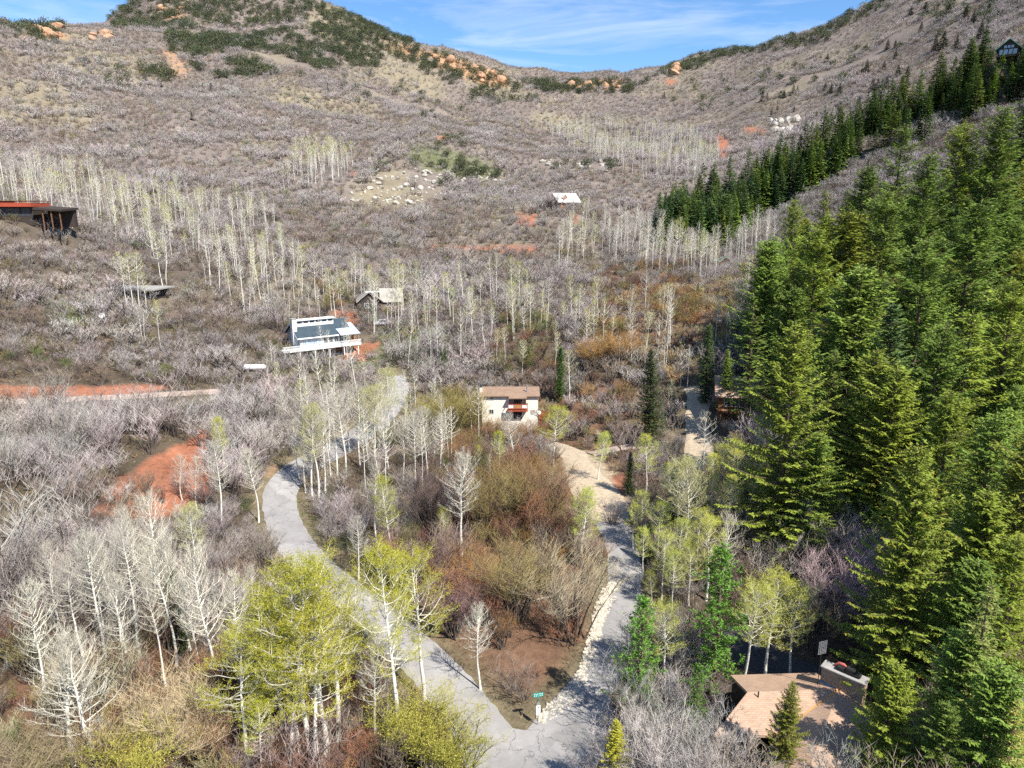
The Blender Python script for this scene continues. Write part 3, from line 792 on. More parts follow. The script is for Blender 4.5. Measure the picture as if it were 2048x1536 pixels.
# ------------------------------------------------------------------ mass planting: one object of geometry-node instances per kind
def join_parts(parts, name):
    vs, fs, mi, tips, mats = [], [], [], [], []
    for me in parts[:3]:
        if me is None: continue
        base = len(vs); vs += [tuple(v.co) for v in me.vertices]
        fs += [tuple(base + i for i in p.vertices) for p in me.polygons]; mi += [len(mats)] * len(me.polygons)
        t = np.empty(len(me.vertices), np.float32); me.attributes['tip'].data.foreach_get('value', t); tips.append(t); mats.append(me.materials[0])
    me = bpy.data.meshes.new(name); me.from_pydata(vs, [], fs)
    at = me.attributes.new('tip', 'FLOAT', 'POINT'); at.data.foreach_set('value', np.concatenate(tips))
    for m in mats: me.materials.append(m)
    me.polygons.foreach_set('material_index', np.array(mi, np.int32)); me.update(); return me
def stuff(name, variants, P, rz, sc, tint, idx, label, cat, leaf=None):
    P = np.asarray(P, np.float32)
    if len(P) == 0: return
    vc = bpy.data.collections.new(name + '_forms')
    for i, v in enumerate(variants):
        me = v if isinstance(v, bpy.types.Mesh) else join_parts(v, '%s_form_%02d' % (name, i))
        vc.objects.link(bpy.data.objects.new('%s_form_%02d' % (name, i), me))
    me = bpy.data.meshes.new(name); me.vertices.add(len(P)); me.vertices.foreach_set('co', P.ravel())
    def put(nm, ty, data, field):
        a = me.attributes.new(nm, ty, 'POINT'); a.data.foreach_set(field, np.ascontiguousarray(data).ravel())
    rot = np.zeros((len(P), 3), np.float32); rot[:, 2] = rz; rot[:, :2] = NR.normal(0, .04, (len(P), 2))
    put('spin', 'FLOAT_VECTOR', rot, 'vector'); put('size', 'FLOAT_VECTOR', np.asarray(sc, np.float32), 'vector')
    put('form', 'INT', np.asarray(idx, np.int32), 'value')
    put('tint', 'FLOAT_COLOR', np.concatenate([np.asarray(tint), np.ones((len(P), 1))], 1).astype(np.float32), 'color')
    if leaf is not None: put('leaftint', 'FLOAT_COLOR', np.concatenate([np.asarray(leaf), np.ones((len(P), 1))], 1).astype(np.float32), 'color')
    o = mesh_obj(name, me); tag(o, label, cat, kind='stuff')
    ng = bpy.data.node_groups.new(name + '_planting', 'GeometryNodeTree')
    ng.interface.new_socket('Geometry', in_out='INPUT', socket_type='NodeSocketGeometry'); ng.interface.new_socket('Geometry', in_out='OUTPUT', socket_type='NodeSocketGeometry')
    N, L = ng.nodes, ng.links
    gi, go = N.new('NodeGroupInput'), N.new('NodeGroupOutput'); ip = N.new('GeometryNodeInstanceOnPoints'); ci = N.new('GeometryNodeCollectionInfo')
    ci.inputs['Collection'].default_value = vc; ci.inputs['Separate Children'].default_value = True; ci.inputs['Reset Children'].default_value = True
    ip.inputs['Pick Instance'].default_value = True
    def named(nm, ty):
        n = N.new('GeometryNodeInputNamedAttribute'); n.data_type = ty; n.inputs['Name'].default_value = nm; return n.outputs['Attribute']
    L.new(gi.outputs[0], ip.inputs['Points']); L.new(ci.outputs[0], ip.inputs['Instance'])
    L.new(named('form', 'INT'), ip.inputs['Instance Index']); L.new(named('size', 'FLOAT_VECTOR'), ip.inputs['Scale'])
    L.new(named('spin', 'FLOAT_VECTOR'), ip.inputs['Rotation'])
    L.new(ip.outputs[0], go.inputs[0])
    md = o.modifiers.new('planting', 'NODES'); md.node_group = ng
    return o

# ------------------------------------------------------------------ named single trees (top x, top y, foot y in the photo)
GRN = (.47, .46, .045); GRN2 = (.54, .56, .10); PALE = (.58, .56, .24)
used = []
def aspen_at(ax, ay, by, kind, label, group=None, tint=None, sxy=1., v=None):
    P, h = stand(ax, ay, by); d = project(P)[2][0]
    lst = {'b': A_BARE if d < 120 else A_BARE_M, 'g': A_GREEN if d < 120 else A_GREEN_M, 'c': A_CROOK}[kind]
    k = R.randrange(len(lst)) if v is None else v
    s = h / lst[k][3]; used.append((P[0], P[1]))
    return place('aspen_tree', lst[k], P, R.uniform(0, 6.28), (s * sxy, s * sxy, s), jit(T_ASPEN, .06), label, 'tree', group, (R.gauss(0, .02), R.gauss(0, .02)), jit((tint or GRN) if kind == 'g' else T_BUD, .08))
G_L = 'bare aspens on the near left slope'
for a in [(44,1171,1425,'b'),(170,1068,1335,'b'),(178,1100,1290,'b'),(217,1148,1396,'b'),(215,1064,1305,'b'),(240,1045,1307,'b'),(282,1000,1274,'b'),(272,1015,1262,'b'),(350,1060,1300,'b'),(130,1110,1330,'b'),(95,1090,1290,'b'),(320,1090,1330,'b'),(455,1150,1370,'b'),(375,1150,1360,'b'),(299,1137,1373,'b'),(402,1092,1400,'b')]:
    aspen_at(*a, 'tall bare white aspen on the slope left of the asphalt road bend', G_L, sxy=R.uniform(.72, .95))
aspen_at(105,1285,1530,'c','crooked bare aspen with an S-bent white trunk in dry grass', 'crooked aspens in dry grass')
aspen_at(150,1300,1545,'c','crooked bare aspen with an S-bent white trunk in dry grass', 'crooked aspens in dry grass')
aspen_at(509,1133,1293,'b','bare aspen standing just left of the yellow-green aspen clump')
aspen_at(354,912,1000,'b','small bare white aspen at the foot of the red soil patch')
aspen_at(425,887,1053,'b','bare aspen left of the road bend below the red soil', 'bare aspens left of the road bend')
aspen_at(504,904,1045,'b','bare aspen left of the road bend below the red soil', 'bare aspens left of the road bend')
G_G = 'yellow-green aspen clump beside the road'
for a in [(595,1141,1540),(652,1146,1480),(469,1274,1545),(557,1240,1545),(507,1400,1560),(572,1180,1520),(625,1150,1510),(540,1200,1500),(612,1230,1560)]:
    aspen_at(*a, 'g', 'yellow-green budding aspen in the dense clump beside the asphalt road', G_G, sxy=1.25)
aspen_at(783,1110,1492,'g','tall budding aspen with a round yellow-green crown between road and shrubs', 'pair of round-crowned aspens', sxy=1.0, v=1)
aspen_at(838,1118,1400,'g','tall budding aspen with a round yellow-green crown between road and shrubs', 'pair of round-crowned aspens', sxy=1.15, v=2)
aspen_at(741,1274,1492,'b','thin aspen with a brown lower trunk beside the round-crowned pair')
aspen_at(745,931,1103,'b','bare aspen right of the road, beside a slim green one'); aspen_at(774,954,1120,'g','slim green-tipped aspen beside a bare one right of the road')
aspen_at(920,905,1110,'b','lone tall bare aspen rising from the russet thicket', sxy=1.15)
aspen_at(959,1213,1379,'b','pale bushy aspen on the grassy verge above the road junction', sxy=1.1)
aspen_at(1165,984,1133,'g','leaning pale green aspen beside the sandy driveway', tint=GRN2, sxy=1.2)
aspen_at(710,1038,1160,'b','short bare aspen on the right verge of the road')
aspen_at(1026,828,944,'b','bare aspen with a broad crown in front of the cream house', sxy=1.3)
aspen_at(1108,821,934,'g','bright green aspen below the right corner of the cream house', sxy=1.5)
aspen_at(997,866,961,'g','small green aspen below the cream house', 'small green aspens below the cream house'); aspen_at(954,893,948,'g','small green aspen below the cream house', 'small green aspens below the cream house')
for a in [(876,835,958),(801,835,961),(825,828,965),(850,818,961),(862,845,955)]:
    aspen_at(*a, 'b', 'slender bare aspen in the row left of the cream house', 'aspen row left of the cream house')
for a in [(943,773,886),(955,773,896)]: aspen_at(*a, 'b', 'bare aspen touching the left wall of the cream house', 'aspens at the cream house wall')
for a in [(611,814,992),(600,830,985),(625,820,995),(640,835,985),(681,790,958),(665,800,950),(712,773,934),(743,773,920),(730,785,925),(773,746,886),(808,740,862),(822,770,862),(568,773,876),(614,756,842),(650,770,900),(690,770,905),(760,770,890),(785,760,870),(590,840,960)]:
    aspen_at(*a, 'b' if R.random() < .8 else 'g', 'tall white aspen in the grove at the upper bend of the asphalt road', 'aspen grove at the road bend', tint=PALE)
G_R = 'budding aspens right of the side road'
for a in [(1287,989,1075),(1351,1106,1219),(1367,1047,1160),(1425,1032,1200),(1458,954,1055),(1308,1145,1215),(1338,1219,1382),(1298,869,992),(1455,893,992),(1199,866,961),(1320,1010,1120),(1400,1020,1130),(1330,1075,1200),(1385,1090,1210),(1290,1060,1150),(1430,910,1000),(1480,905,1010),(1390,960,1060),(1340,930,1030),(1270,1010,1100)]:
    aspen_at(*a, 'g', 'pale green budding aspen in the strip right of the side road', G_R, tint=GRN2, sxy=1.25)
for a in [(1505,1164,1377),(1552,1153,1371),(1601,1176,1367)]: aspen_at(*a, 'g', 'budding aspen in front of the dark driveway by the brown roof', 'aspens by the dark driveway', tint=GRN2, sxy=1.2)
aspen_at(1620,1000,1133,'b','bare aspen among the tall firs above the dark driveway'); aspen_at(1694,993,1090,'b','bare leaning aspen against the orange-tipped fir', sxy=1.4)
for a in [(1346,760,842),(1267,626,726),(1262,568,633),(1367,702,790),(1320,640,735),(1380,690,775)]: aspen_at(*a, 'b' if R.random() < .5 else 'g', 'single pale aspen above the dark pointed spruce', 'aspens above the dark spruce', tint=PALE)
for a in [(1090,560,640),(1160,570,650),(1050,615,680),(980,615,680),(1010,655,720),(1140,700,800),(1045,680,750)]: aspen_at(*a, 'g' if R.random() < .6 else 'b', 'round-crowned pale aspen on the slope behind the cream house', 'aspens behind the cream house', tint=PALE, sxy=1.3)
for a in [(240,505,610),(252,510,622),(266,505,618),(283,545,625)]: aspen_at(*a, 'g', 'pale budding aspen in front of the grey flat-roofed house', 'aspens at the flat-roofed house', tint=PALE, sxy=1.2)
for a in [(540,680,742),(548,690,740),(645,640,720),(690,640,716),(655,660,748),(735,600,645),(745,600,670),(800,640,700),(812,620,735),(860,650,735),(872,640,735),(930,610,665),(835,670,735),(780,590,660)]:
    aspen_at(*a, 'b', 'slim bare aspen around the grey house with the long white deck', 'aspens around the white-decked house')

def forest_label(lab, grp, t, px, py, d):
    r, g, b = t; cw = 'blue-green' if b > g * .27 else 'olive' if r > g * .93 else 'yellow-green' if r > g * .78 else 'mid-green'
    px, py = px[0], py[0]
    if 'spur' in lab: z = 'beside the brown lodge on the spur' if px < 1560 else 'below the glass-fronted house on the spur' if px > 1850 else 'in the belt climbing the spur'
    elif py > 1000: z = 'on the slope above the brown-roofed house'
    elif px < 1640: z = 'at the forest edge by the wooden house'
    elif py < 540: z = 'along the top edge of the right-hand forest'
    elif py > 800: z = 'low in the right-hand forest behind the orange-coned fir'
    else: z = 'in the middle of the right-hand forest'
    return cw + ' conifer ' + z, cw + ' conifers ' + z
YG = (.235, .295, .032); DG = (.095, .155, .035); MG = (.165, .24, .036); BG = (.11, .185, .055); OL = (.25, .27, .032); PG = (.13, .27, .035)
def conifer_at(ax, ay, by, lst, tint, label, group=None, sxy=1., v=None):
    P, h = stand(ax, ay, by)
    if group == 'conifers of the right-hand forest': label, group = forest_label(label, group, tint, *project(P))
    k = R.randrange(len(lst)) if v is None else v
    s = h / lst[k][3]; used.append((P[0], P[1]))
    return place('conifer_tree', lst[k], P, R.uniform(0, 6.28), (s * sxy, s * sxy, s), jit(tint, .08), label, 'tree', group, (R.gauss(0, .012), R.gauss(0, .012)))
conifer_at(1862,895,1400,C_ORANGE,(.20,.25,.028),'broad olive fir hung with orange-brown cones above the brick chimney', sxy=.86, v=0)
conifer_at(1600,640,1110,C_FIR,YG,'tall yellow-green fir with spreading layered boughs beside the wooden house', sxy=.92, v=2)
conifer_at(1448,1090,1390,C_PINE,PG,'bright green tufted pine between pale aspens, left of the dark driveway', v=0)
conifer_at(1288,1200,1440,C_PINE,PG,'bright green tufted pine leaning over the side road edge', v=1)
conifer_at(1398,1330,1500,C_PINE,(.12,.22,.035),'small green pine at the left eave of the brown roof', sxy=.8, v=1)
conifer_at(1586,1370,1570,C_ORANGE,(.21,.24,.03),'yellow-green spruce standing in front of the brown shingle roof', v=1)
conifer_at(1795,1322,1575,C_FIR,YG,'olive-green fir below the brick chimney', sxy=.9, v=1)
conifer_at(1985,1172,1560,C_SPARSE,(.27,.30,.07),'sparse pale green fir with long drooping boughs')
conifer_at(2040,1400,1680,C_SPARSE,(.30,.29,.06),'yellowish drooping fir beneath the other drooping fir')
conifer_at(1900,1400,1640,C_FIR,MG,'dark green fir under the orange-coned fir')
for a in [(1990,985,1340),(2048,1080,1420),(1935,1265,1545),(2012,1325,1640),(1960,1120,1430)]:
    conifer_at(*a, C_FIR, R.choice([MG, MG, YG]), 'green fir crowding behind the sparse drooping firs', 'firs behind the drooping firs')
conifer_at(1238,1440,1600,C_ORANGE,(.34,.32,.03),'small golden-yellow spruce at the edge of the road junction', v=1)
conifer_at(1805,608,1010,C_SPRUCE,BG,'large blue-green spruce behind the orange-coned fir', sxy=1.25)
conifer_at(1120,694,805,C_NARROW,(.055,.125,.02),'narrow dark green spruce right of the cream house')
conifer_at(1306,698,890,C_SPRUCE,(.055,.085,.022),'dense dark pointed spruce between cream house and wooden house', sxy=1.0, v=0)
conifer_at(1420,648,805,C_SPRUCE,(.075,.125,.03),'dark spruce at the head of the second sandy driveway', v=1)
conifer_at(338,1130,1305,C_SPRUCE,(.05,.085,.025),'lone dark spruce among bare aspens on the left slope', sxy=.8, v=1)
conifer_at(1352,930,1070,C_SPRUCE,(.06,.095,.025),'dark young spruce among pale green aspens', 'dark young spruces right of the side road', v=1)
for a in [(1298,1045,1125),(1262,905,990),(1330,1000,1090)]: conifer_at(*a, C_SPRUCE, (.055,.085,.022), 'dark young spruce among pale green aspens', 'dark young spruces right of the side road', v=0)
conifer_at(1512,590,865,C_SCRAG,MG,'open-boughed fir with a bare dark lower trunk before the wooden house', sxy=1.5)
conifer_at(1462,700,835,C_SPRUCE,MG,'green fir hiding the left wall of the wooden house')
for a in [(1720,528,960),(1868,478,900),(1955,395,830),(1640,455,820),(1585,575,850),(1920,775,1160),(2000,820,1230),(2060,860,1300),(1700,420,760),(1780,380,740),(1860,300,640),(1930,240,560),(2010,215,560),(1680,700,1010),(1950,620,1020),(2040,560,980),(1760,700,1050),(1880,640,1050),(1640,860,1130),(1540,480,720),(1590,400,590),(1740,330,560),(1810,250,500)]:
    conifer_at(*a, C_FIR, R.choice([YG, YG, MG, MG, MG, OL]), 'tall conifer in the dense forest on the right-hand slope', 'conifers of the right-hand forest', sxy=R.uniform(.95, 1.15))
for a in [(1322,440,492),(1385,440,510),(1397,562,606),(1376,470,492)]: conifer_at(*a, C_LO, (.06,.10,.025), 'small dark conifer among the white aspen stems of the upper stand', 'conifers in the upper aspen stand')
for a in [(890,690,735),(882,700,740),(838,700,735),(1058,690,735)]: conifer_at(*a, C_LO, (.06,.12,.025), 'young green conifer below the white-decked house', 'young conifers near the white-decked house', sxy=1.2)
for a in [(655,168,186),(322,163,180),(382,223,240),(477,256,270),(421,163,182)]: conifer_at(*a, C_LO, (.055,.09,.025), 'tiny lone conifer on the scrub hillside below the juniper belt', 'lone conifers on the left hillside', sxy=1.3)
FAR = [(1844,43,62),(1965,40,80),(1890,60,103),(1916,68,101),(1735,117,146),(1770,120,141),(1798,128,153),(1817,130,161),(1656,106,123),(1748,155,191),(1757,155,188),(1776,148,186),(1806,150,191),(1681,165,188),(1664,167,186),(1652,164,181),(1588,168,186),(1596,170,186),(1569,181,196),(1526,181,203),(1535,184,201),(1539,141,151),(1468,165,176),(1329,182,197),(1544,215,233),(1556,210,226),(1589,211,224),(1634,220,241),(1678,210,252),(1740,200,230),(1720,190,212),(1762,180,215),(1824,10,30),(1853,2,25),(1934,10,40),(1950,20,48),(1900,5,30),(1874,70,101),(1777,77,99),(1792,78,95),(1793,98,118),(1700,15,26),(1980,5,25)]
for a in FAR: conifer_at(*a, C_LO, (.075,.10,.045), 'small dark conifer dotted on the far right hillside', 'conifers dotted on the far right hillside', sxy=1.6)

used_xy = np.array(used)
def clear_of_used(x, y, d):
    return (((x[:, None] - used_xy[None, :, 0]) ** 2 + (y[:, None] - used_xy[None, :, 1]) ** 2).min(1)) > d * d
def clear_of_pads(x, y, k=.95):
    ok = np.ones(x.shape, bool)
    for (a, b, r, z) in PADS[:-1]: ok &= (x - a) ** 2 + (y - b) ** 2 > (r * k) ** 2
    a, b, r, z = PADS[-1]; ok &= ~((np.abs(x - a) < 7) & (y - b > -2.2) & (y - b < 8))
    return ok
# keep a view of each house open: nothing tall inside the strip in front of it
def scatter(x0, x1, y0, y1, s):
    nx, ny = int((x1 - x0) / s) + 1, int((y1 - y0) / s) + 1
    X, Y = np.meshgrid(x0 + s * np.arange(nx), y0 + s * np.arange(ny))
    X = X.ravel() + NR.uniform(-.55, .55, X.size) * s; Y = Y.ravel() + NR.uniform(-.55, .55, Y.size) * s
    Zs = Z(X, Y); px, py, d = project(np.stack([X, Y, Zs], 1))
    ok = (px > -260) & (px < 2320) & (py > -260) & (py < 1760) & (Y > 22)
    return X[ok], Y[ok], Zs[ok], px[ok], py[ok], d[ok]
ROOF = [(1405,1350),(1760,1330),(1790,1560),(1500,1640),(1405,1500)]     # footprint of the brown-roofed house

# ---- aspen stands
ST = [([(-250,345),(0,350),(120,360),(300,395),(380,420),(450,405),(560,450),(600,560),(420,570),(330,550),(250,490),(0,420),(-250,420)], .062, .3, 'white aspen stem in the long stand on the upper left slope', 'upper left aspen stand', 9.5),
      ([(300,540),(560,535),(720,570),(770,610),(720,640),(560,640),(420,630),(300,590)], .060, .3, 'white aspen stem on the slope above the white-decked house', 'aspens above the white-decked house', 10.5),
      ([(740,600),(1000,600),(1100,640),(1080,690),(900,690),(740,660)], .065, .5, 'pale aspen in the grove behind the weathered-roof house', 'aspens behind the weathered roof', 11),
      ([(900,660),(1350,620),(1360,760),(1100,745),(900,740)], .040, .5, 'pale aspen among orange and russet shrubs in the valley bottom', 'aspens among russet shrubs', 10.5),
      ([(1075,545),(1180,450),(1310,485),(1420,525),(1545,478),(1560,500),(1400,570),(1250,540)], .085, .15, 'white aspen stem in the dense upper valley stand', 'upper valley aspen stand', 11),
      ([(1080,262),(1180,250),(1300,262),(1390,275),(1440,320),(1420,385),(1330,370),(1260,350),(1150,305)], .055, .25, 'far aspen in the stand at the head of the valley', 'valley head aspen stand', 9),
      ([(560,385),(580,345),(640,330),(690,320),(700,345),(650,372)], .08, .7, 'pale green aspen in the small stand below the rocky knoll', 'small stand by the rocky knoll', 11.5),
      ([(1450,640),(1550,540),(1570,600),(1500,690),(1430,700)], .06, .7, 'pale green aspen along the edge of the fir forest', 'aspens along the forest edge', 10.5),
      ([(1290,900),(1500,920),(1520,1150),(1400,1260),(1290,1180)], .030, .8, 'pale green budding aspen in the strip right of the side road', G_R, 10),
      ([(560,830),(700,770),(860,770),(930,900),(880,990),(640,1010),(580,960)], .050, .3, 'tall white aspen in the grove at the upper bend of the asphalt road', 'aspen grove at the road bend', 11),
      ([(130,560),(300,570),(420,660),(420,760),(160,700)], .006, .3, 'lone pale aspen in the scrub below the flat-roofed house', 'lone aspens in the left scrub', 9),
      ([(700,1000),(900,960),(1130,930),(1160,1060),(1000,1120),(760,1160)], .012, .4, 'thin pale aspen stem in the russet thicket between the roads', 'thin aspens between the roads', 7.5),
      ([(420,900),(560,1040),(540,1200),(420,1280),(330,1150),(380,1000)], .014, .15, 'bare aspen left of the road bend below the red soil', 'bare aspens left of the road bend', 8.5),
      ([(520,720),(800,730),(780,800),(560,800)], .035, .2, 'slim bare aspen around the grey house with the long white deck', 'aspens around the white-decked house', 10)]
cand = []
for poly, dens, gf, lab, grp, hh in ST:
    pxs = [p[0] for p in poly]; pys = [p[1] for p in poly]
    corners = np.array([gp(a, b) for a, b in poly])
    x0, x1, y0, y1 = corners[:, 0].min() - 8, corners[:, 0].max() + 8, corners[:, 1].min() - 8, corners[:, 1].max() + 8
    X, Y, Zs, px, py, d = scatter(x0, x1, y0, y1, 1 / math.sqrt(dens))
    ok = in_poly(px + (fbm(X / 12, Y / 12, 81) - .5) * 60, py + (fbm(X / 12, Y / 12, 83) - .5) * 30, poly) & (fbm(X / 9, Y / 9, 91) > .43)
    ok &= clear_of_pads(X, Y, .75) & (road_dist(X, Y) > 1.2) & clear_of_used(X, Y, 1.0)
    ok &= ~(in_poly(px, py, [(555,700),(740,700),(760,760),(550,760)])) & ~in_poly(px, py, [(940,850),(1110,850),(1120,905),(940,905)])
    for i in np.nonzero(ok)[0]:
        g = R.random() < gf * (1.6 if vnoise(X[i] / 14, Y[i] / 14, 95) > .55 else .5)
        cand.append((d[i], X[i], Y[i], Zs[i], g, lab, grp, hh * R.uniform(.62, 1.2)))
cand.sort(key=lambda c: c[0])
n_named = sum(1 for o in COL.objects if o.name.startswith('aspen_tree'))
keep = max(0, 300 - n_named); rest = [[], []]
for c in cand:
    d, x, y, z, g, lab, grp, hh = c
    lod = (A_GREEN if g else A_BARE) if d < 95 else (A_GREEN_M if g else A_BARE_M) if d < 240 else (A_GREEN_L if g else A_BARE_L)
    leaf = jit(R.choice([GRN, GRN2, PALE, PALE]) if g else T_BUD, .12)
    if keep > 0 and d < 240:
        keep -= 1; p = R.choice(lod); s = hh / p[3]; w = s * R.uniform(.8, 1.2)
        place('aspen_tree', p, (x, y, z), R.uniform(0, 6.28), (w, w, s), jit(T_ASPEN, .08), lab, 'tree', grp, (R.gauss(0, .025), R.gauss(0, .025)), leaf)
    else:
        vi = R.randrange(3); far = d > 260
        s = hh / (12. if far else 13.); rest[1 if far else 0].append((x, y, z, s * R.uniform(.8, 1.15), s, vi + (3 if g else 0), jit(T_ASPEN, .08), leaf))
for lst, forms, nm, lab in ((rest[0], A_BARE_M[:3] + A_GREEN_M[:3], 'aspen_stand', 'white aspen stems massed on the slopes round the valley'), (rest[1], A_BARE_L + A_GREEN_L, 'distant_aspen_stand', 'far pale aspen stems massed at the head of the valley')):
    if lst:
        stuff(nm, forms, [(a[0], a[1], a[2]) for a in lst], NR.uniform(0, 6.28, len(lst)), [(a[3], a[3], a[4]) for a in lst], [a[6] for a in lst], [a[5] for a in lst], lab, 'trees', leaf=[a[7] for a in lst])

# ---- conifer forest
CF = [([(1480,720),(1560,580),(1660,500),(1800,440),(2048,330),(2320,280),(2320,1420),(2000,1300),(1760,1180),(1700,1060),(1640,1000),(1560,930)], 30, 215, 1 / 52., (12, 21), 'tall conifer in the dense forest on the right-hand slope', 'conifers of the right-hand forest', (YG, YG, MG, MG, MG, MG, BG, OL)),
      ([(1305,485),(1400,515),(1470,480),(1555,440),(1600,400),(1700,345),(1900,262),(2048,200),(2320,150),(2320,60),(2048,95),(1940,140),(1850,190),(1700,275),(1560,345),(1450,405),(1330,440)], 205, 345, 1 / 15., (7, 19), 'dark conifer in the belt climbing the spur behind the forest', 'conifer belt on the spur', ((.13,.20,.045), (.11,.18,.04), (.18,.25,.04), (.10,.17,.06)))]
CF.append(([(1308,470),(1400,405),(1480,385),(1570,350),(1580,430),(1500,475),(1420,505),(1330,500)], 205, 335, 1 / 22., (12, 18), CF[1][5], CF[1][6], CF[1][7]))
cand = []
for poly, dmin, dmax, dens, (h0, h1), lab, grp, tints in CF:
    X, Y, Zs, px, py, d = scatter(20, 330, 40, 380, 1 / math.sqrt(dens))
    ok = in_poly(px, py, poly) & (d > dmin) & (d < dmax) & (road_dist(X, Y) > 2.5) & clear_of_pads(X, Y, 1.1) & clear_of_used(X, Y, 2.0) & ~in_poly(px, py, ROOF)
    ok &= (fbm(X / 16, Y / 16, 97) > np.where((d > 215) & (px > 1590), .45, .34)) & ~in_poly(px, py, [(1430,840),(1570,835),(1570,1010),(1430,1010)])
    ok &= ~(in_poly(px, py, [(1400,560),(1520,440),(1640,380),(1720,320),(1790,300),(1700,400),(1600,460),(1540,560)]) & (d > 170) & (d < 290))
    for i in np.nonzero(ok)[0]: cand.append((d[i], X[i], Y[i], Zs[i], R.uniform(h0, h1), lab, grp, jit(R.choice(tints), .12)))
cand.sort(key=lambda c: c[0])
n_named = sum(1 for o in COL.objects if o.name.startswith('conifer_tree')); keep = 300 - n_named; rest = []
for d, x, y, z, hh, lab, grp, tint in cand:
    if keep > 0:
        keep -= 1; p = R.choice(C_FIR if d < 150 else C_FIR[1:2] + C_LO + C_FIR[:1]); s = hh / p[3]; w = s * R.uniform(.95, 1.2)
        lab, grp = forest_label(lab, grp, tint, *project([x, y, z]))
        place('conifer_tree', p, (x, y, z), R.uniform(0, 6.28), (w, w, s), tint, lab, 'tree', grp, (R.gauss(0, .015), R.gauss(0, .015)))
    else: rest.append((x, y, z, hh / 16. * R.uniform(.95, 1.2), hh / 16., R.randrange(4), tint))
if rest:
    stuff('conifer_forest', C_LO, [a[:3] for a in rest], NR.uniform(0, 6.28, len(rest)), [(a[3], a[3], a[4]) for a in rest], [a[6] for a in rest], [a[5] for a in rest], 'dark conifers massed along the spur behind the forest', 'trees')

# ---- evergreen bushes (juniper, mahogany) on the rocky upper slopes
JZ = [([(200,20),(300,-40),(480,-60),(560,0),(640,-20),(620,40),(480,60),(330,60),(230,60)], .016), ([(330,70),(480,70),(560,60),(650,50),(770,115),(760,135),(640,140),(560,110),(480,100),(400,120),(340,110)], .022), ([(370,125),(500,125),(560,150),(450,160),(380,155)], .030),
      ([(280,140),(350,140),(350,165),(280,165)], .02), ([(140,90),(260,150),(250,170),(130,120)], .006), ([(215,155),(260,155),(260,180),(215,180)], .02), ([(-50,30),(150,20),(100,110),(-50,110)], .008), ([(620,0),(700,30),(800,70),(900,140),(1000,200),(940,190),(780,110),(660,60)], .018),
      ([(850,95),(1030,160),(1080,205),(1000,200),(900,150)], .008), ([(1040,165),(1270,165),(1270,185),(1100,190)], .02), ([(1270,165),(1400,112),(1500,92),(1620,70),(1760,0),(1780,20),(1640,90),(1500,112),(1400,135),(1300,175)], .012),
      ([(815,290),(880,300),(1000,350),(990,362),(900,345),(830,330)], .03), ([(840,285),(930,275),(940,300),(850,305)], .012), ([(740,330),(790,320),(790,350),(740,350)], .012), ([(870,365),(960,350),(960,370),(880,375)], .015), ([(1080,325),(1240,330),(1240,345),(1090,340)], .010), ([(1780,0),(2048,-40),(2048,40),(1900,60),(1800,40)], .005), ([(600,130),(1000,180),(1050,230),(700,240),(600,200)], .0008), ([(1300,180),(1900,60),(1700,180),(1350,230)], .0012)]
jl = []
for poly, dens in JZ:
    corners = np.array([gp(a, b, 220) for a, b in poly]); 
    X, Y, Zs, px, py, d = scatter(corners[:, 0].min() - 20, corners[:, 0].max() + 20, max(200, corners[:, 1].min() - 25), corners[:, 1].max() + 25, 1 / math.sqrt(dens * 1.9))
    ok = in_poly(px, py, poly) & (d > 230) & (d < 1000) & (fbm(X / 22, Y / 22, 101) > .36)
    for i in np.nonzero(ok)[0]: jl.append((d[i], X[i], Y[i], Zs[i]))
def bush_label(px, py, d):
    px, py = px[0], py[0]
    if d[0] < 400 and 720 < px < 1020 and py > 255: z = 'beside the pale boulders of the knoll'
    elif py > 310 and px > 1020: z = 'along the rocky ledge beyond the log cabin'
    elif px < 300: z = 'below the orange crags of the left skyline'
    elif px < 620: z = 'in the dark belt under the left summit'
    elif px < 1290: z = 'along the descending crest with orange crags'
    else: z = 'on the ridge of the far right hillside'
    return 'dark evergreen bush ' + z, 'bush', 'evergreen bushes ' + z
jl.sort(); rest = []
for i, (d, x, y, z) in enumerate(jl):
    s = R.uniform(.8, 1.7) * (1. + .45 * (d > 400)); t = jit(R.choice([(.075,.09,.04),(.06,.075,.036),(.10,.11,.05)]), .15); k = R.randrange(4)
    if i < 300: place('evergreen_bush', B_JUN[k], (x, y, z), R.uniform(0, 6.28), (s, s, s * R.uniform(.8, 1.3)), t, *bush_label(*project([x, y, z])))
    else: rest.append((x, y, z, s, k, t))
stuff('evergreen_scrub', B_JUN, [a[:3] for a in rest], NR.uniform(0, 6.28, len(rest)), [(a[3],) * 3 for a in rest], [a[5] for a in rest], [a[4] for a in rest], 'dark evergreen bushes massed on the rocky mountain crest', 'bushes')

# ---- leafless shrubs
T_LIL = [(.46,.40,.375), (.43,.38,.345), (.40,.35,.31), (.48,.43,.40)]; T_BRN = [(.34,.265,.21), (.29,.235,.17), (.36,.29,.235), (.31,.22,.17)]
T_RUS = [(.27,.125,.075), (.32,.16,.09), (.22,.125,.10), (.34,.20,.11)]; T_OLV = [(.29,.25,.085), (.33,.27,.10), (.25,.22,.09)]; T_ORG = [(.42,.24,.07), (.40,.20,.07)]; T_GRN = [(.15,.20,.05), (.20,.23,.05)]
T_GRY = [(.46,.42,.38), (.42,.39,.36)]; T_TAN = [(.52,.41,.22), (.50,.43,.19), (.54,.36,.16), (.46,.40,.26)]
TANZ = [[(1240,600),(1460,555),(1470,640),(1440,720),(1380,820),(1290,770),(1200,720)], [(1330,880),(1500,900),(1500,960),(1330,940)], [(0,1400),(120,1380),(260,1440),(420,1400),(420,1600),(0,1600)]]
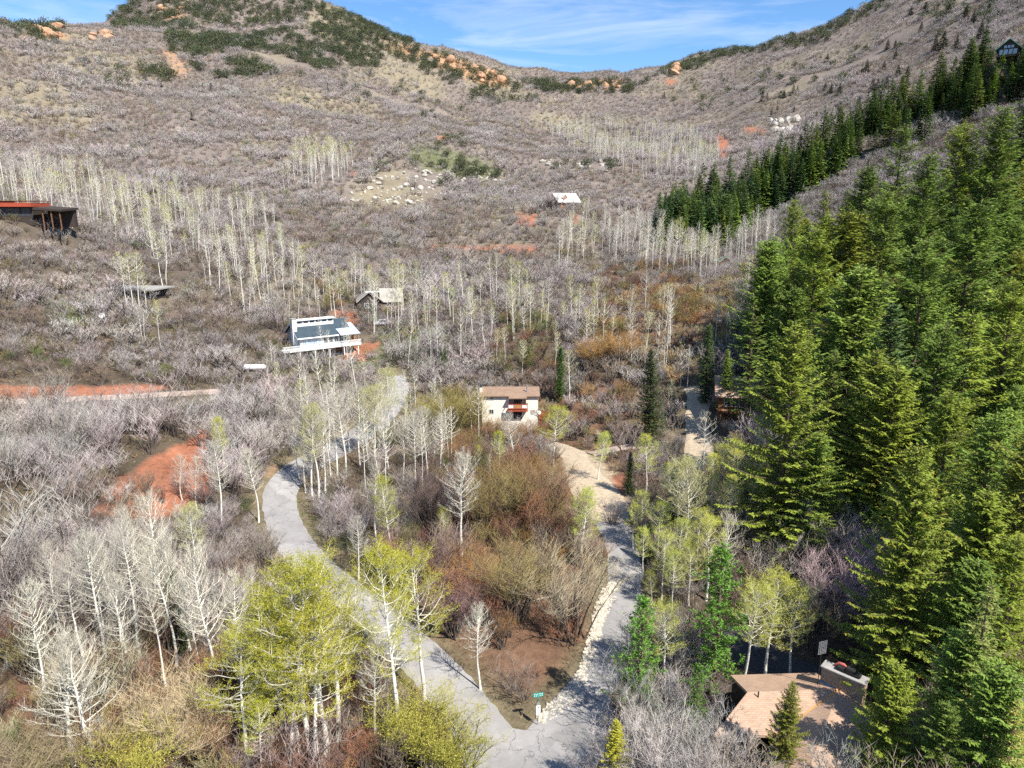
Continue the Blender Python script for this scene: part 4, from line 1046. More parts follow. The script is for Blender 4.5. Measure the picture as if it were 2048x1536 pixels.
RUSSET = [[(690,1170),(860,1060),(900,940),(1120,930),(1230,1100),(1200,1200),(1200,1300),(1080,1400),(1000,1390),(900,1320),(760,1220)], [(380,1370),(560,1420),(800,1330),(900,1400),(960,1540),(900,1640),(300,1640)], [(1000,760),(1260,740),(1280,880),(1140,890),(1100,800)], [(1180,545),(1520,520),(1500,600),(1420,720),(1200,730),(1180,640)], [(0,1340),(120,1300),(400,1320),(450,1400),(0,1450)]]
OLIVE = [[(880,800),(960,800),(960,1000),(900,1080),(840,1060)], [(800,1380),(960,1440),(960,1540),(800,1540)], [(0,1440),(300,1480),(400,1560),(0,1640)], [(1000,640),(1120,640),(1120,760),(980,760)], [(930,850),(1110,850),(1110,900),(930,900)]]
ORANGE = [[(1170,660),(1250,650),(1260,690),(1170,700)], [(1300,600),(1400,600),(1400,660),(1300,660)], [(640,590),(700,590),(700,630),(640,630)]]
GREY = [[(1200,1480),(1250,1380),(1420,1450),(1440,1640),(1080,1640)], [(1290,1350),(1500,1330),(1500,1420),(1290,1430)], [(1180,1000),(1290,1020),(1290,1080),(1240,1100)], [(1430,460),(1560,430),(1700,320),(1800,300),(1700,430),(1560,500),(1400,590)]]
TAN_P = POLY['tan'] + POLY['green'][:1]; BARE_P = POLY['red'] + POLY['orange'] + POLY['sand']
ROCKP = [[(735,355),(850,335),(890,345),(880,400),(800,415),(740,405)], [(890,345),(1005,345),(1005,365),(900,362)], [(1060,320),(1230,325),(1230,345),(1080,342)], [(1540,240),(1595,240),(1595,265),(1545,265)], [(690,380),(740,385),(740,410),(690,410)]]
def anyp(px, py, polys):
    m = np.zeros(px.shape, bool)
    for p in polys: m |= in_poly(px, py, p)
    return m
near_oak, near_wil, far_sh = [], [], []
VERGE = [[(590,990),(630,1010),(660,1110),(700,1165),(650,1165),(585,1060)], [(850,1300),(905,1325),(1020,1425),(990,1440),(880,1345)]]
for (y0, y1, dlo, dhi, s) in [(26, 130, 30, 118, 2.0), (95, 280, 118, 262, 2.35), (235, 540, 262, 520, 2.5), (480, 1120, 520, 1050, 3.5)]:
    xr = 60 + y1 * .85
    X, Y, Zs, px, py, d = scatter(-xr, xr, y0, y1, s)
    ok = (d >= dlo) & (d < dhi) & (road_dist(X, Y) > .9) & clear_of_pads(X, Y, .62)
    rr = NR.uniform(0, 1, X.size)
    wx = px + (fbm(X / 7, Y / 7, 111) - .5) * 3500 / np.maximum(d, 30); wy = py + (fbm(X / 7, Y / 7, 113) - .5) * 1800 / np.maximum(d, 30)
    dens = np.where(fbm(X / 13, Y / 13, 103) > .33, .96, np.where(d < 118, .5, .8))
    dens[d < 118] *= .85; dens[anyp(wx, wy, TAN_P)] = .6; dens[anyp(px, py, BARE_P)] = np.where(d > 118, .16, .04)[anyp(px, py, BARE_P)]; dens[in_poly(px, py, [(-260,792),(430,776),(430,815),(-260,850)])] = .2; dens[in_poly(px, py, [(195,1000),(420,950),(440,1010),(400,1050),(230,1070)])] = .25; dens[anyp(px, py, ROCKP)] = .12; dens[anyp(px, py, VERGE)] = .03
    dens[in_poly(px, py, ROOF)] = 0
    forest = in_poly(px, py, CF[0][0]); dens[forest] *= .35; dens[in_poly(px, py, POLY['litter'][0])] *= .62
    ok &= rr < dens
    X, Y, Zs, px, py, d, wx, wy, forest = [q[ok] for q in (X, Y, Zs, px, py, d, wx, wy, forest)]
    tanz = anyp(wx, wy, TANZ); rus, olv, org, gry = anyp(wx, wy, RUSSET), anyp(wx, wy, OLIVE), anyp(wx, wy, ORANGE), anyp(wx, wy, GREY)
    lil = fbm(X / 26, Y / 26, 121); big = fbm(X / 18, Y / 18, 131)
    for i in range(len(X)):
        r = R.random(); wil = False; sz = (R.uniform(.45, 1.0) + .8 * R.random() ** 3) * 1.15 if d[i] < 118 else R.uniform(.55, 1.1) + .6 * R.random() ** 3
        if gry[i]: t = R.choice(T_GRY + T_LIL); sz *= 1.1
        elif org[i]: t = R.choice(T_ORG + T_OLV); wil = True
        elif tanz[i] and r < .65: t = R.choice(T_TAN); wil = R.random() < .6
        elif rus[i]: t = R.choice(T_RUS + T_OLV + T_BRN + T_ORG[:1] + (T_RUS if d[i] < 118 else T_LIL + T_GRY)); wil = r < .8
        elif olv[i]: t = R.choice(T_OLV + T_OLV + T_RUS + T_GRN); wil = True
        elif forest[i]: t = R.choice(T_LIL + T_BRN); sz *= .8
        else:
            l = lil[i] + R.gauss(0, .08)
            t = R.choice(T_LIL) if l > (.46 if d[i] > 118 else .57) else R.choice(T_BRN + T_BRN + T_GRY + T_LIL[2:3])
            if R.random() < .06: t = R.choice(T_GRN + T_OLV)
            if d[i] < 262 and R.random() < .09: t = (.085, .12, .045); sz *= .6
            if big[i] > .56 and 60 < d[i] < 700: sz *= R.uniform(1.15, 1.8); t = tuple(1.12 * q for q in R.choice(T_LIL))
            if d[i] < 118 and R.random() < .12: wil = True
        if d[i] > 262: sz *= .82
        if d[i] < 118: (near_wil if wil else near_oak).append((d[i], X[i], Y[i], Zs[i], sz, jit(t, .14), px[i], py[i]))
        else: far_sh.append((X[i], Y[i], Zs[i], sz, (0 if d[i] < 262 else 7) + ((4 + R.randrange(3)) if (wil and d[i] < 262) else R.randrange(4)), jit(t, .14)))
def tone(t):
    r, g, b = t
    if g > r * 1.02: return 'dark green' if r < .12 else 'olive-green'
    if b < r * .42: return 'olive-yellow' if g > r * .75 else ('orange-brown' if r > .36 else 'russet')
    if b > r * .74: return 'lilac-grey' if b < r * .86 or b > g * .97 else 'pale grey'
    return 'brown'
def side_of(px, py):
    if px < 560 and py < 1000: return 'around the red soil patch on the left slope'
    if px < 420: return 'below the tall bare aspens on the left slope'
    if 420 <= px < 830 and py > 1330: return 'under the yellow-green aspen clump'
    if px > 1640: return 'under the big conifers beside the brown roof'
    if 560 <= px < 900 and py < 1150: return 'right of the asphalt road bend'
    if 900 <= px < 1270 and py < 1000: return 'below the cream house'
    if px < 560: return 'on the left slope beside the road bend'
    if px > 1270: return 'right of the side road below the firs'
    return 'in the wedge between the two roads'
near_oak.sort(); near_wil.sort()
def shrub_at(ax, ay, by, forms, tint, label, group=None, wide=1.):
    P, h = stand(ax, ay, by); p = R.choice(forms); s = h / p[3]
    place('scrub_shrub' if forms is S_BIGO else 'upright_shrub', p, P, R.uniform(0, 6.28), (s * wide, s * wide, s), jit(tint, .06), label, 'shrub', group)
for a in [(200,1070,1185),(130,925,1020),(60,1050,1150),(330,1040,1120),(60,875,960),(440,1080,1160)]: shrub_at(*a, S_BIGO, T_LIL[3], 'large pale lilac leafless shrub on the slope below the red soil', 'large lilac shrubs near the red soil')
shrub_at(1030,1105,1240,S_BIGW,(.42,.33,.14),'round straw-yellow willow in the middle of the russet thicket', wide=1.25)
shrub_at(1150,1110,1275,S_BIGO,(.44,.36,.24),'big tan spreading shrub overhanging the stone ditch', wide=1.0)
shrub_at(905,1165,1270,S_BIGW,(.25,.16,.15),'purple-brown arching shrub beside the round-crowned aspens', wide=1.3)
shrub_at(868,945,1070,S_BIGW,(.24,.17,.15),'large dark purple-brown shrub left of the lone bare aspen', wide=1.2)
shrub_at(985,955,1075,S_BIGW,(.32,.25,.09),'large olive willow right of the lone bare aspen', 'large olive willows', 1.2); shrub_at(1085,945,1060,S_BIGW,(.31,.20,.10),'large olive willow right of the lone bare aspen', 'large olive willows', 1.2); shrub_at(1040,930,1030,S_BIGW,(.30,.19,.09),'large olive willow right of the lone bare aspen', 'large olive willows', 1.2)
shrub_at(940,1130,1220,S_BIGW,(.40,.19,.07),'orange-russet upright shrub below the lone bare aspen', wide=1.4)
shrub_at(1225,1000,1050,S_BIGO,(.40,.34,.30),'grey spreading shrub at the edge of the sandy driveway')
for a in [(1270,1470,1580),(1370,1480,1620),(1320,1450,1560),(1290,1410,1490),(1450,1500,1640)]: shrub_at(*a, S_BIGO, (.52,.47,.42), 'pale grey bare shrub massed beside the road junction', 'pale grey shrubs at the junction', 1.1)
for a in [(1695,1110,1250),(1655,1150,1260),(1720,1060,1160)]: shrub_at(*a, S_BIGO, (.45,.34,.33), 'pinkish bare shrub behind the dark driveway', 'pinkish shrubs by the driveway')
for a in [(870,1425,1560),(830,1400,1520),(915,1470,1570),(250,1480,1600)]: shrub_at(*a, S_WILG, (.36,.34,.06), 'olive-yellow budding shrub beside the lower asphalt road', 'olive budding shrubs by the road', 1.3)
for a in [(60,1480,1590),(330,1370,1500),(380,1420,1530)]: shrub_at(*a, S_BIGW, (.50,.40,.24), 'straw-coloured upright shrub in the dry grass', 'straw-coloured shrubs', 1.3)
for a in [(900,790,890),(930,800,880),(870,800,880)]: shrub_at(*a, S_BIGW, (.30,.25,.08), 'tall olive-gold willow left of the cream house', 'olive-gold willows by the cream house', 1.2)
for a in [(985,845,890),(1060,845,895),(1010,850,900),(965,850,890),(1040,855,905)]: shrub_at(*a, S_BIGW, (.34,.20,.11), 'brown upright shrub against the foot of the cream house', 'brown shrubs below the cream house', 1.3)
for a in [(1200,680,735),(1240,670,730),(1180,690,740)]: shrub_at(*a, S_BIGW, (.42,.25,.09), 'orange willow in the valley above the dark spruce', 'orange willows', 1.5)
rest_o, rest_w = [], []
for j, (lst, forms, rest, nm) in enumerate(((near_oak, S_OAK, rest_o, 'oak'), (near_wil, S_WIL, rest_w, 'wil'))):
    for i, (d, x, y, z, s, t, px, py) in enumerate(lst):
        k = R.randrange(4)
        if i < 300:
            side = side_of(px, py)
            cw = tone(t); lab = 'leafless %s %s shrub %s' % (cw, 'scrub' if nm == 'oak' else 'upright', side)
            place('scrub_shrub' if nm == 'oak' else 'upright_shrub', forms[k], (x, y, z), R.uniform(0, 6.28), (s * R.uniform(.9, 1.2), s, s * R.uniform(.85, 1.2)), t, lab, 'shrub', '%s %s shrubs %s' % (cw, 'scrub' if nm == 'oak' else 'upright', side))
        else: rest.append((x, y, z, s, k, t))
for rest, forms, nm, lab in ((rest_o, S_OAK[:4], 'scrub_thicket', 'leafless grey-lilac thicket covering the near slopes'), (rest_w, S_WIL, 'upright_thicket', 'russet and olive leafless thicket in the valley bottom')):
    if rest: stuff(nm, forms, [a[:3] for a in rest], NR.uniform(0, 6.28, len(rest)), [(a[3] * 1.05, a[3], a[3] * R.uniform(.85, 1.2)) for a in rest], [a[5] for a in rest], [a[4] for a in rest], lab, 'shrubs')
stuff('hillside_scrub', S_OAK_M + S_WIL_M + S_OAK_L, [a[:3] for a in far_sh], NR.uniform(0, 6.28, len(far_sh)), [(a[3] * 1.1, a[3] * 1.1, a[3] * R.uniform(.8, 1.15)) for a in far_sh], [a[5] for a in far_sh], [a[4] for a in far_sh], 'leafless grey-lilac scrub covering the hillsides', 'shrubs')

# ---- grass and low growth
gl_, gs_, gt_ = [], [], []
for (y0, y1, s, dlo, dhi) in [(26, 110, .55, 30, 88), (70, 190, 1.1, 88, 150)]:
    X, Y, Zs, px, py, d = scatter(-100, 100, y0, y1, s)
    ok = (d > dlo) & (d < dhi) & (road_dist(X, Y) > .15) & clear_of_pads(X, Y, .8) & (px > -80) & (px < 2130) & (py < 1620) & ~anyp(px, py, BARE_P) & ~in_poly(px, py, ROOF)
    gdens = fbm(X / 6, Y / 6, 141); grn = anyp(px, py, POLY['green'] + VERGE)
    ok &= (gdens > .5) | grn | (road_dist(X, Y, ['main', 'side']) < 1.6)
    for i in np.nonzero(ok)[0]:
        gl_.append((X[i], Y[i], Zs[i])); gs_.append(R.uniform(.5, 1.25) * (1 if d[i] < 88 else 2.0))
        c = R.random()
        gt_.append(jit((.16,.22,.05) if (grn[i] and c < .7) or c < .10 else (.36,.30,.17) if c < .6 else (.27,.18,.10), .2))
stuff('grass', TUFTS, gl_, NR.uniform(0, 6.28, len(gl_)), [(a, a, a) for a in gs_], gt_, NR.randint(0, 3, len(gl_)), 'dry and green grass tufts on the verges and between shrubs', 'grass')
print('COUNTS', len(near_oak), len(near_wil), len(far_sh), len(jl), len(gl_))
# ------------------------------------------------------------------ buildings and small things
def rows_mat(name, col, scale=(1, 1, 1), bw=.9, bh=.28, mortar=.02, dark=.72, var=.12, axis='XY', rough=.9):
    """courses of shingles, siding or small masonry"""
    m, nt, b = new_mat(name); b.inputs['Roughness'].default_value = rough
    tc = nt.nodes.new('ShaderNodeTexCoord'); mp = nt.nodes.new('ShaderNodeMapping')
    if axis == 'XZ': mp.inputs['Rotation'].default_value = (math.radians(90), 0, 0)
    if axis == 'YZ': mp.inputs['Rotation'].default_value = (math.radians(90), 0, math.radians(90))
    br = nt.nodes.new('ShaderNodeTexBrick'); br.inputs['Scale'].default_value = 1; br.inputs['Brick Width'].default_value = bw; br.inputs['Row Height'].default_value = bh
    br.inputs['Mortar Size'].default_value = mortar
    br.inputs['Color1'].default_value = (*[c * (1 + var) for c in col], 1); br.inputs['Color2'].default_value = (*[c * (1 - var) for c in col], 1); br.inputs['Mortar'].default_value = (*[c * dark for c in col], 1)
    nz = nt.nodes.new('ShaderNodeTexNoise'); nz.inputs['Scale'].default_value = .8; nz.inputs['Detail'].default_value = 6
    nt.links.new(tc.outputs['Object'], mp.inputs[0]); nt.links.new(mp.outputs[0], br.inputs['Vector']); nt.links.new(tc.outputs['Object'], nz.inputs['Vector'])
    vm = nt.nodes.new('ShaderNodeVectorMath'); vm.operation = 'SCALE'
    nt.links.new(br.outputs['Color'], vm.inputs[0]); nt.links.new(math_node(nt, 'ADD', math_node(nt, 'MULTIPLY', nz.outputs['Fac'], .5), .75), vm.inputs['Scale'])
    nt.links.new(vm.outputs[0], b.inputs['Base Color'])
    bp = nt.nodes.new('ShaderNodeBump'); bp.inputs['Strength'].default_value = .35; bp.inputs['Distance'].default_value = .03
    nt.links.new(br.outputs['Fac'], bp.inputs['Height']); bp.invert = True; nt.links.new(bp.outputs[0], b.inputs['Normal'])
    return m
M_CREAM = mat('cream_stucco', (.82, .77, .66), .9, .08, 1.2, .15)
M_BROOF = rows_mat('brown_shingles', (.30, .20, .14), bw=.5, bh=.2)
M_TROOF = rows_mat('tan_shingles', (.44, .30, .21), bw=.34, bh=.15, mortar=.012, var=.10)
M_BLUER = rows_mat('slate_blue_shingles', (.055, .08, .10), bw=.5, bh=.22)
M_PALER = mat('pale_metal_roof', (.42, .48, .54), .45, .1, 1.0, spec=.5)
M_WEATH = rows_mat('weathered_shakes', (.40, .37, .32), bw=.4, bh=.25, var=.2)
M_SNOWR = mat('white_metal_roof', (.74, .71, .65), .5, .08, .8, spec=.4)
M_GREENR = mat('green_metal_roof', (.16, .40, .34), .5, .12, .8, spec=.4)
M_WHITE = mat('white_paint', (.76, .75, .71), .6, .07, 2)
M_GREYW = rows_mat('grey_siding', (.50, .49, .46), bw=6, bh=.2, mortar=.012, dark=.8, var=.03, axis='XZ')
M_REDW = rows_mat('red_siding', (.38, .075, .04), bw=8, bh=.22, mortar=.012, dark=.7, var=.06, axis='XZ')
M_REDD = mat('red_deck_stain', (.34, .075, .04), .7, .18, 3)
M_LOG = rows_mat('brown_logs', (.22, .105, .055), bw=9, bh=.26, mortar=.03, dark=.5, var=.12, axis='XZ')
M_OWOOD = mat('orange_wood', (.45, .22, .09), .75, .15, 3)
M_DARKW = mat('dark_timber_and_shade', (.055, .042, .035), .8, .2, 3)  # also stands in for shade on the weathered gable and below the deck
M_GLASS = mat('window_glass', (.045, .055, .065), .08, .1, 1, spec=.8)
M_SKYG = mat('glass_painted_sky', (.30, .38, .48), .12, .1, 1, spec=.8)  # pale blue base colour imitates sky reflected in the panes
M_CURT_SHADE = mat('curtain_and_recess_shade', (.42, .36, .30), .8, .15, 3)  # the same tan serves as painted shade in the balcony recess
M_BRICK = rows_mat('tan_bricks', (.42, .31, .22), bw=.32, bh=.115, mortar=.012, dark=.6, axis='XZ')
M_BLOCK = rows_mat('retaining_blocks', (.38, .34, .30), bw=.6, bh=.25, mortar=.02, dark=.6, axis='XZ')
M_CONC = mat('concrete', (.33, .315, .29), .9, .15, 2)
M_METAL = mat('galvanised_metal', (.45, .46, .47), .4, .1, 3, metallic=.6)
M_BLACK = mat('black_metal', (.03, .03, .03), .5, .1, 3)
M_FLASH = mat('orange_flashing', (.55, .27, .10), .6, .12, 2)
M_TARP = mat('blue_tarp', (.06, .13, .24), .6, .15, 3); M_PINK = mat('faded_red_cloth', (.50, .13, .11), .8, .15, 3)
M_SIGNG = mat('sign_green', (.0, .32, .24), .4, .04, 3); M_SIGNW = mat('sign_white', (.80, .80, .80), .4, .04, 3); M_INK = mat('sign_black', (.02, .02, .02), .5, 0, 3)
M_ROCK = mat('pale_rock', (.45, .415, .355), .95, .22, 1.2, .6); M_RROCK = mat('red_rock', (.42, .23, .15), .95, .25, 1.4, .6); M_OROCK = mat('orange_rock', (.42, .25, .15), .95, .25, .8, .6)
M_STONE = mat('ditch_stones', (.50, .45, .36), .95, .3, 4, .3); M_WOODG = mat('grey_dead_wood', (.36, .31, .27), .9, .25, 3)
M_CAR = mat('silver_car_paint', (.55, .57, .58), .3, .03, 1, spec=.6); M_TYRE = mat('rubber', (.02, .02, .02), .9, .1, 4)

def root(name, P, rz, label, cat, group=None):
    e = bpy.data.objects.new(name, None); COL.objects.link(e); e.location = P; e.rotation_euler = (0, 0, rz); tag(e, label, cat, group); return e
def poly(name, V, F, m, parent):
    me = bpy.data.meshes.new(name); me.from_pydata([tuple(v) for v in V], [], F); me.update()
    bm = bmesh.new(); bm.from_mesh(me); bmesh.ops.recalc_face_normals(bm, faces=bm.faces[:]); bm.to_mesh(me); bm.free()
    return mesh_obj(name, me, m, parent)
def box(name, x0, x1, y0, y1, z0, z1, m, parent, bev=0.0):
    V = [(x, y, z) for z in (z0, z1) for y in (y0, y1) for x in (x0, x1)]
    F = [(0, 2, 3, 1), (4, 5, 7, 6), (0, 1, 5, 4), (2, 6, 7, 3), (0, 4, 6, 2), (1, 3, 7, 5)]
    o = poly(name, V, F, m, parent)
    if bev:
        bm = bmesh.new(); bm.from_mesh(o.data); bmesh.ops.bevel(bm, geom=bm.edges[:], offset=bev, segments=2, affect='EDGES'); bm.to_mesh(o.data); bm.free()
    return o
def boxes(name, L, m, parent):
    V, F = [], []
    for x0, x1, y0, y1, z0, z1 in L:
        b = len(V); V += [(x, y, z) for z in (z0, z1) for y in (y0, y1) for x in (x0, x1)]
        F += [tuple(b + i for i in f) for f in ((0, 2, 3, 1), (4, 5, 7, 6), (0, 1, 5, 4), (2, 6, 7, 3), (0, 4, 6, 2), (1, 3, 7, 5))]
    return poly(name, V, F, m, parent)
def slab(name, A, B, C, D, th, m, parent):
    """sloping panel A B C D with thickness"""
    A, B, C, D = map(Vector, (A, B, C, D)); n = (B - A).cross(D - A).normalized()
    if n.z < 0: n = -n
    V = [A, B, C, D] + [v - n * th for v in (A, B, C, D)]
    return poly(name, V, [(0, 1, 2, 3), (7, 6, 5, 4), (0, 4, 5, 1), (1, 5, 6, 2), (2, 6, 7, 3), (3, 7, 4, 0)], m, parent)
def cyl(name, P, Q, r0, r1, m, parent, n=10):
    b = MB(); b.tube([P, Vector(P).lerp(Vector(Q), .5), Q], [r0, (r0 + r1) / 2, r1], n, cap=True)
    o = mesh_obj(name, b.build(name, m, False), None, parent); return o
def window(parent, x0, x1, z0, z1, y, pane=None, fm=None, t=.07, bars=1):
    """frame proud of the wall, pane set back inside it (front faces -y)"""
    f = boxes('window', [(x0, x0 + t, y - .05, y + .1, z0, z1), (x1 - t, x1, y - .05, y + .1, z0, z1), (x0 + t, x1 - t, y - .05, y + .1, z0, z0 + t), (x0 + t, x1 - t, y - .05, y + .1, z1 - t, z1)] + [((x0 + (x1 - x0) * k / (bars + 1)) - .02, (x0 + (x1 - x0) * k / (bars + 1)) + .02, y - .04, y + .1, z0 + t, z1 - t) for k in range(1, bars + 1)], fm or M_WHITE, parent)
    box('pane', x0 + t * .5, x1 - t * .5, y - .022, y + .05, z0 + t * .5, z1 - t * .5, pane or M_GLASS, f); return f
def gable_walls(name, x0, x1, y0, y1, h, hr, m, parent, ridge='x'):
    """walls with gable ends; ridge runs along x or y"""
    if ridge == 'x':
        ym = (y0 + y1) / 2
        V = [(x0, y0, -.8), (x1, y0, -.8), (x1, y1, -.8), (x0, y1, -.8), (x0, y0, h), (x1, y0, h), (x1, y1, h), (x0, y1, h), (x0, ym, hr), (x1, ym, hr)]
        F = [(0, 1, 5, 4), (2, 3, 7, 6), (1, 2, 6, 9, 5), (3, 0, 4, 8, 7)]
    else:
        xm = (x0 + x1) / 2
        V = [(x0, y0, -.8), (x1, y0, -.8), (x1, y1, -.8), (x0, y1, -.8), (x0, y0, h), (x1, y0, h), (x1, y1, h), (x0, y1, h), (xm, y0, hr), (xm, y1, hr)]
        F = [(1, 2, 6, 5), (3, 0, 4, 7), (0, 1, 5, 8, 4), (2, 3, 7, 9, 6)]
    return poly(name, V, F, m, parent)
def gable_roof(x0, x1, y0, y1, h, hr, m, parent, ridge='x', ov=.4, th=.16, trim=None):
    out = []
    if ridge == 'x':
        ym = (y0 + y1) / 2; sl = (hr - h) / (ym - y0); e = h - sl * ov + .08
        out.append(slab('roof', (x0 - ov, y0 - ov, e), (x1 + ov, y0 - ov, e), (x1 + ov, ym, hr + .08), (x0 - ov, ym, hr + .08), th, m, parent))
        out.append(slab('roof', (x1 + ov, y1 + ov, e), (x0 - ov, y1 + ov, e), (x0 - ov, ym + .004, hr + .076), (x1 + ov, ym + .004, hr + .076), th, m, parent))
    else:
        xm = (x0 + x1) / 2; sl = (hr - h) / (xm - x0); e = h - sl * ov + .08
        out.append(slab('roof', (x0 - ov, y1 + ov, e), (x0 - ov, y0 - ov, e), (xm, y0 - ov, hr + .08), (xm, y1 + ov, hr + .08), th, m, parent))
        out.append(slab('roof', (x1 + ov, y0 - ov, e), (x1 + ov, y1 + ov, e), (xm + .004, y1 + ov, hr + .076), (xm + .004, y0 - ov, hr + .076), th, m, parent))
    return out
def at_ground(px, py): 
    p = gp(px, py); return Vector(p)

# ---- cream three-storey house
d_ = project(P_CREAM)[2][0]; k_ = d_ / FPX
W = 111 * k_; c = Vector((P_CREAM[0], P_CREAM[1], Z(P_CREAM[0], P_CREAM[1])[0]))
h_ = root('cream_house', c, 0, 'cream stucco three-storey house with brown roof and red balcony', 'house')
m1 = W / 10.8; EV = top_height(c, 791); RD = EV + .85
def X_(v): return -W / 2 + v * m1
box('wall', X_(0), X_(5.2), 0, 6.4, -1.5, EV, M_CREAM, h_); box('wall', X_(8.5), X_(10.8), 0, 6.4, -1.5, EV, M_CREAM, h_)
box('wall', X_(5.2), X_(8.5), .004, 6.4, -1.5, EV - 2.45, M_CREAM, h_)
box('wall', X_(5.2), X_(8.5), 1.4, 6.4, EV - 2.45, EV, M_CURT_SHADE, h_)  # recess wall darker than the cream walls, its shade put into the colour
r1 = slab('roof', (X_(-.35), -.45, EV - .02), (X_(11.15), -.45, EV - .02), (X_(11.15), 3.4, RD), (X_(-.35), 3.4, RD), .22, M_BROOF, h_)
slab('roof', (X_(11.15), 7.0, EV - .02), (X_(-.35), 7.0, EV - .02), (X_(-.35), 3.404, RD - .004), (X_(11.15), 3.404, RD - .004), .22, M_BROOF, h_)
slab('roof', (X_(5.15), -1.3, EV - .205), (X_(8.6), -1.3, EV - .205), (X_(8.6), -.45, EV - .018), (X_(5.15), -.45, EV - .018), .16, M_BROOF, h_)
cyl('vent_pipe', (X_(8.7), 1.2, EV + .2), (X_(8.7), 1.2, EV + 1.7), .14, .14, M_METAL, r1); 
ch = box('chimney', X_(-.5), X_(-.004), 1.2, 2.4, -1.5, RD + .5, M_CREAM, h_); box('chimney_cap', X_(-.55), X_(.05), 1.1, 2.5, RD + .5, RD + .62, M_BLACK, ch)
window(h_, X_(1.29), X_(2.29), EV - .95, EV - .2, 0, M_CURT_SHADE); window(h_, X_(1.33), X_(2.29), EV - 3.6, EV - 2.65, 0)
dr = window(h_, X_(1.0), X_(1.8), EV - 6.6, EV - 5.1, 0, M_CURT_SHADE); window(h_, X_(9.4), X_(10.2), EV - 3.6, EV - 2.7, 0, M_CURT_SHADE)
window(h_, X_(6.1), X_(7.7), EV - 2.4, EV - .45, 1.4, M_GLASS, M_DARKW); window(h_, X_(6.1), X_(7.7), EV - 4.6, EV - 2.9, 0, M_GLASS, M_LOG)
bal = box('balcony', X_(5.0), X_(8.8), -1.35, -.003, EV - 2.75, EV - 2.45, M_REDD, h_)
boxes('railing', [(X_(5.0), X_(8.8), -1.35, -1.27, EV - 1.45, EV - 1.33), (X_(5.0), X_(8.8), -1.34, -1.28, EV - 2.2, EV - 2.12)] + [(X_(v), X_(v) + .09, -1.36, -1.26, EV - 2.45, EV - 1.45) for v in (5.0, 6.1, 7.6, 8.7)] + [(X_(5.0), X_(5.0) + .08, -1.27, 0, EV - 1.45, EV - 1.33), (X_(8.8) - .08, X_(8.8), -1.27, 0, EV - 1.45, EV - 1.33)], M_REDD, bal)
boxes('railing_board', [(X_(6.2), X_(7.6), -1.33, -1.29, EV - 2.1, EV - 1.45)], M_OWOOD, bal)
boxes('railing_pane', [(X_(5.12), X_(6.1), -1.32, -1.3, EV - 2.1, EV - 1.45), (X_(7.7), X_(8.68), -1.32, -1.3, EV - 2.1, EV - 1.45)], M_WHITE, bal)
dk = box('side_deck', X_(10.804), X_(12.9), .8, 4.6, EV - 4.9, EV - 4.65, M_REDD, h_)
boxes('railing', [(X_(10.85), X_(12.9), .8, .88, EV - 4.6 + .3 * q, EV - 4.42 + .3 * q) for q in range(5)] + [(X_(12.82), X_(12.9), .89, 4.6, EV - 4.6 + .3 * q, EV - 4.42 + .3 * q) for q in range(5)], M_REDD, dk)
for v in (11.4, 12.8): box('post', X_(v), X_(v) + .14, .9, 1.04, -2.5, EV - 4.9, M_REDD, dk)
ds = root('satellite_dish', c + Vector((X_(11.05), .55, EV - 3.5)), 0, 'white satellite dish on the right corner of the cream house', 'dish')
b = MB(); b.tube([(0, .1, 0), (0, 0, .02), (0, -.1, .06)], [.06, .3, .36], 14, cap=True); mesh_obj('reflector', b.build('reflector', M_WHITE), None, ds)
cyl('arm', (0, .1, 0), (-.25, .22, -.25), .025, .025, M_METAL, ds)

# ---- grey house with long white deck
c = at_ground(652, 712); a_ = math.radians(36); dd_ = project(c)[2][0]
h_ = root('decked_house', c, a_, 'light grey house with slate-blue roof and long white deck', 'house')
W, E, Rg = 5.6, 5.0, 7.4
gable_walls('wall', -W, W, 0, 8, E, Rg, M_GREYW, h_)
rf = gable_roof(-W, W, 0, 8, E, Rg, M_BLUER, h_, ov=.7)
sl = (Rg - E) / 4
boxes('fascia', [(-W - .72, W + .72, -.76, -.704, E - sl * .7 - .2, E - sl * .7 + .1)], M_WHITE, h_)
for yy, y2 in ((-.7, 4), (8.7, 4)):
    slab('barge_board', (-W - .75, yy, E - sl * .7 - .12), (-W - .70, yy, E - sl * .7 - .12), (-W - .70, y2, Rg - .05), (-W - .75, y2, Rg - .05), .24, M_WHITE, h_)
cl = box('clerestory', -W - .3, 3.2, 2.6, 3.9, Rg - .9, Rg + .55, M_WHITE, h_); box('clerestory_roof', -W - .5, 3.5, 2.2, 4.3, Rg + .55, Rg + .72, M_WHITE, cl)
for q in range(6): box('pane', -W + .6 + q * 1.4, -W + 1.6 + q * 1.4, 2.56, 2.6, Rg - .05, Rg + .35, M_GLASS, cl)
ch = box('chimney', -W - .95, -W - .004, 1.3, 2.5, -1, Rg + 1.1, M_WHITE, h_); box('chimney_cap', -W - 1.02, -W + .06, 1.2, 2.6, Rg + 1.1, Rg + 1.25, M_CONC, ch)
for q in range(9): window(h_, -W + .5 + q * 1.2, -W + 1.45 + q * 1.2, 2.75, 4.5, 0, M_SKYG if q < 4 else M_GLASS, bars=1)
for q in range(3): window(h_, -W + 3.2 + q * 2.4, -W + 4.6 + q * 2.4, .4, 2.0, 0, M_GLASS, M_DARKW)
slab('porch_roof', (3.0, -1.9, 4.62), (7.6, -1.9, 4.62), (7.6, 3.2, 6.5), (3.0, 3.2, 6.5), .12, M_PALER, h_)
box('porch_wall', W + .004, 7.3, 1.2, 3.0, -.5, 4.9, M_OWOOD, h_); 
for v in (6.2, 7.2): box('post', v, v + .14, -1.6, -1.46, 2.5, 4.6, M_OWOOD, h_)
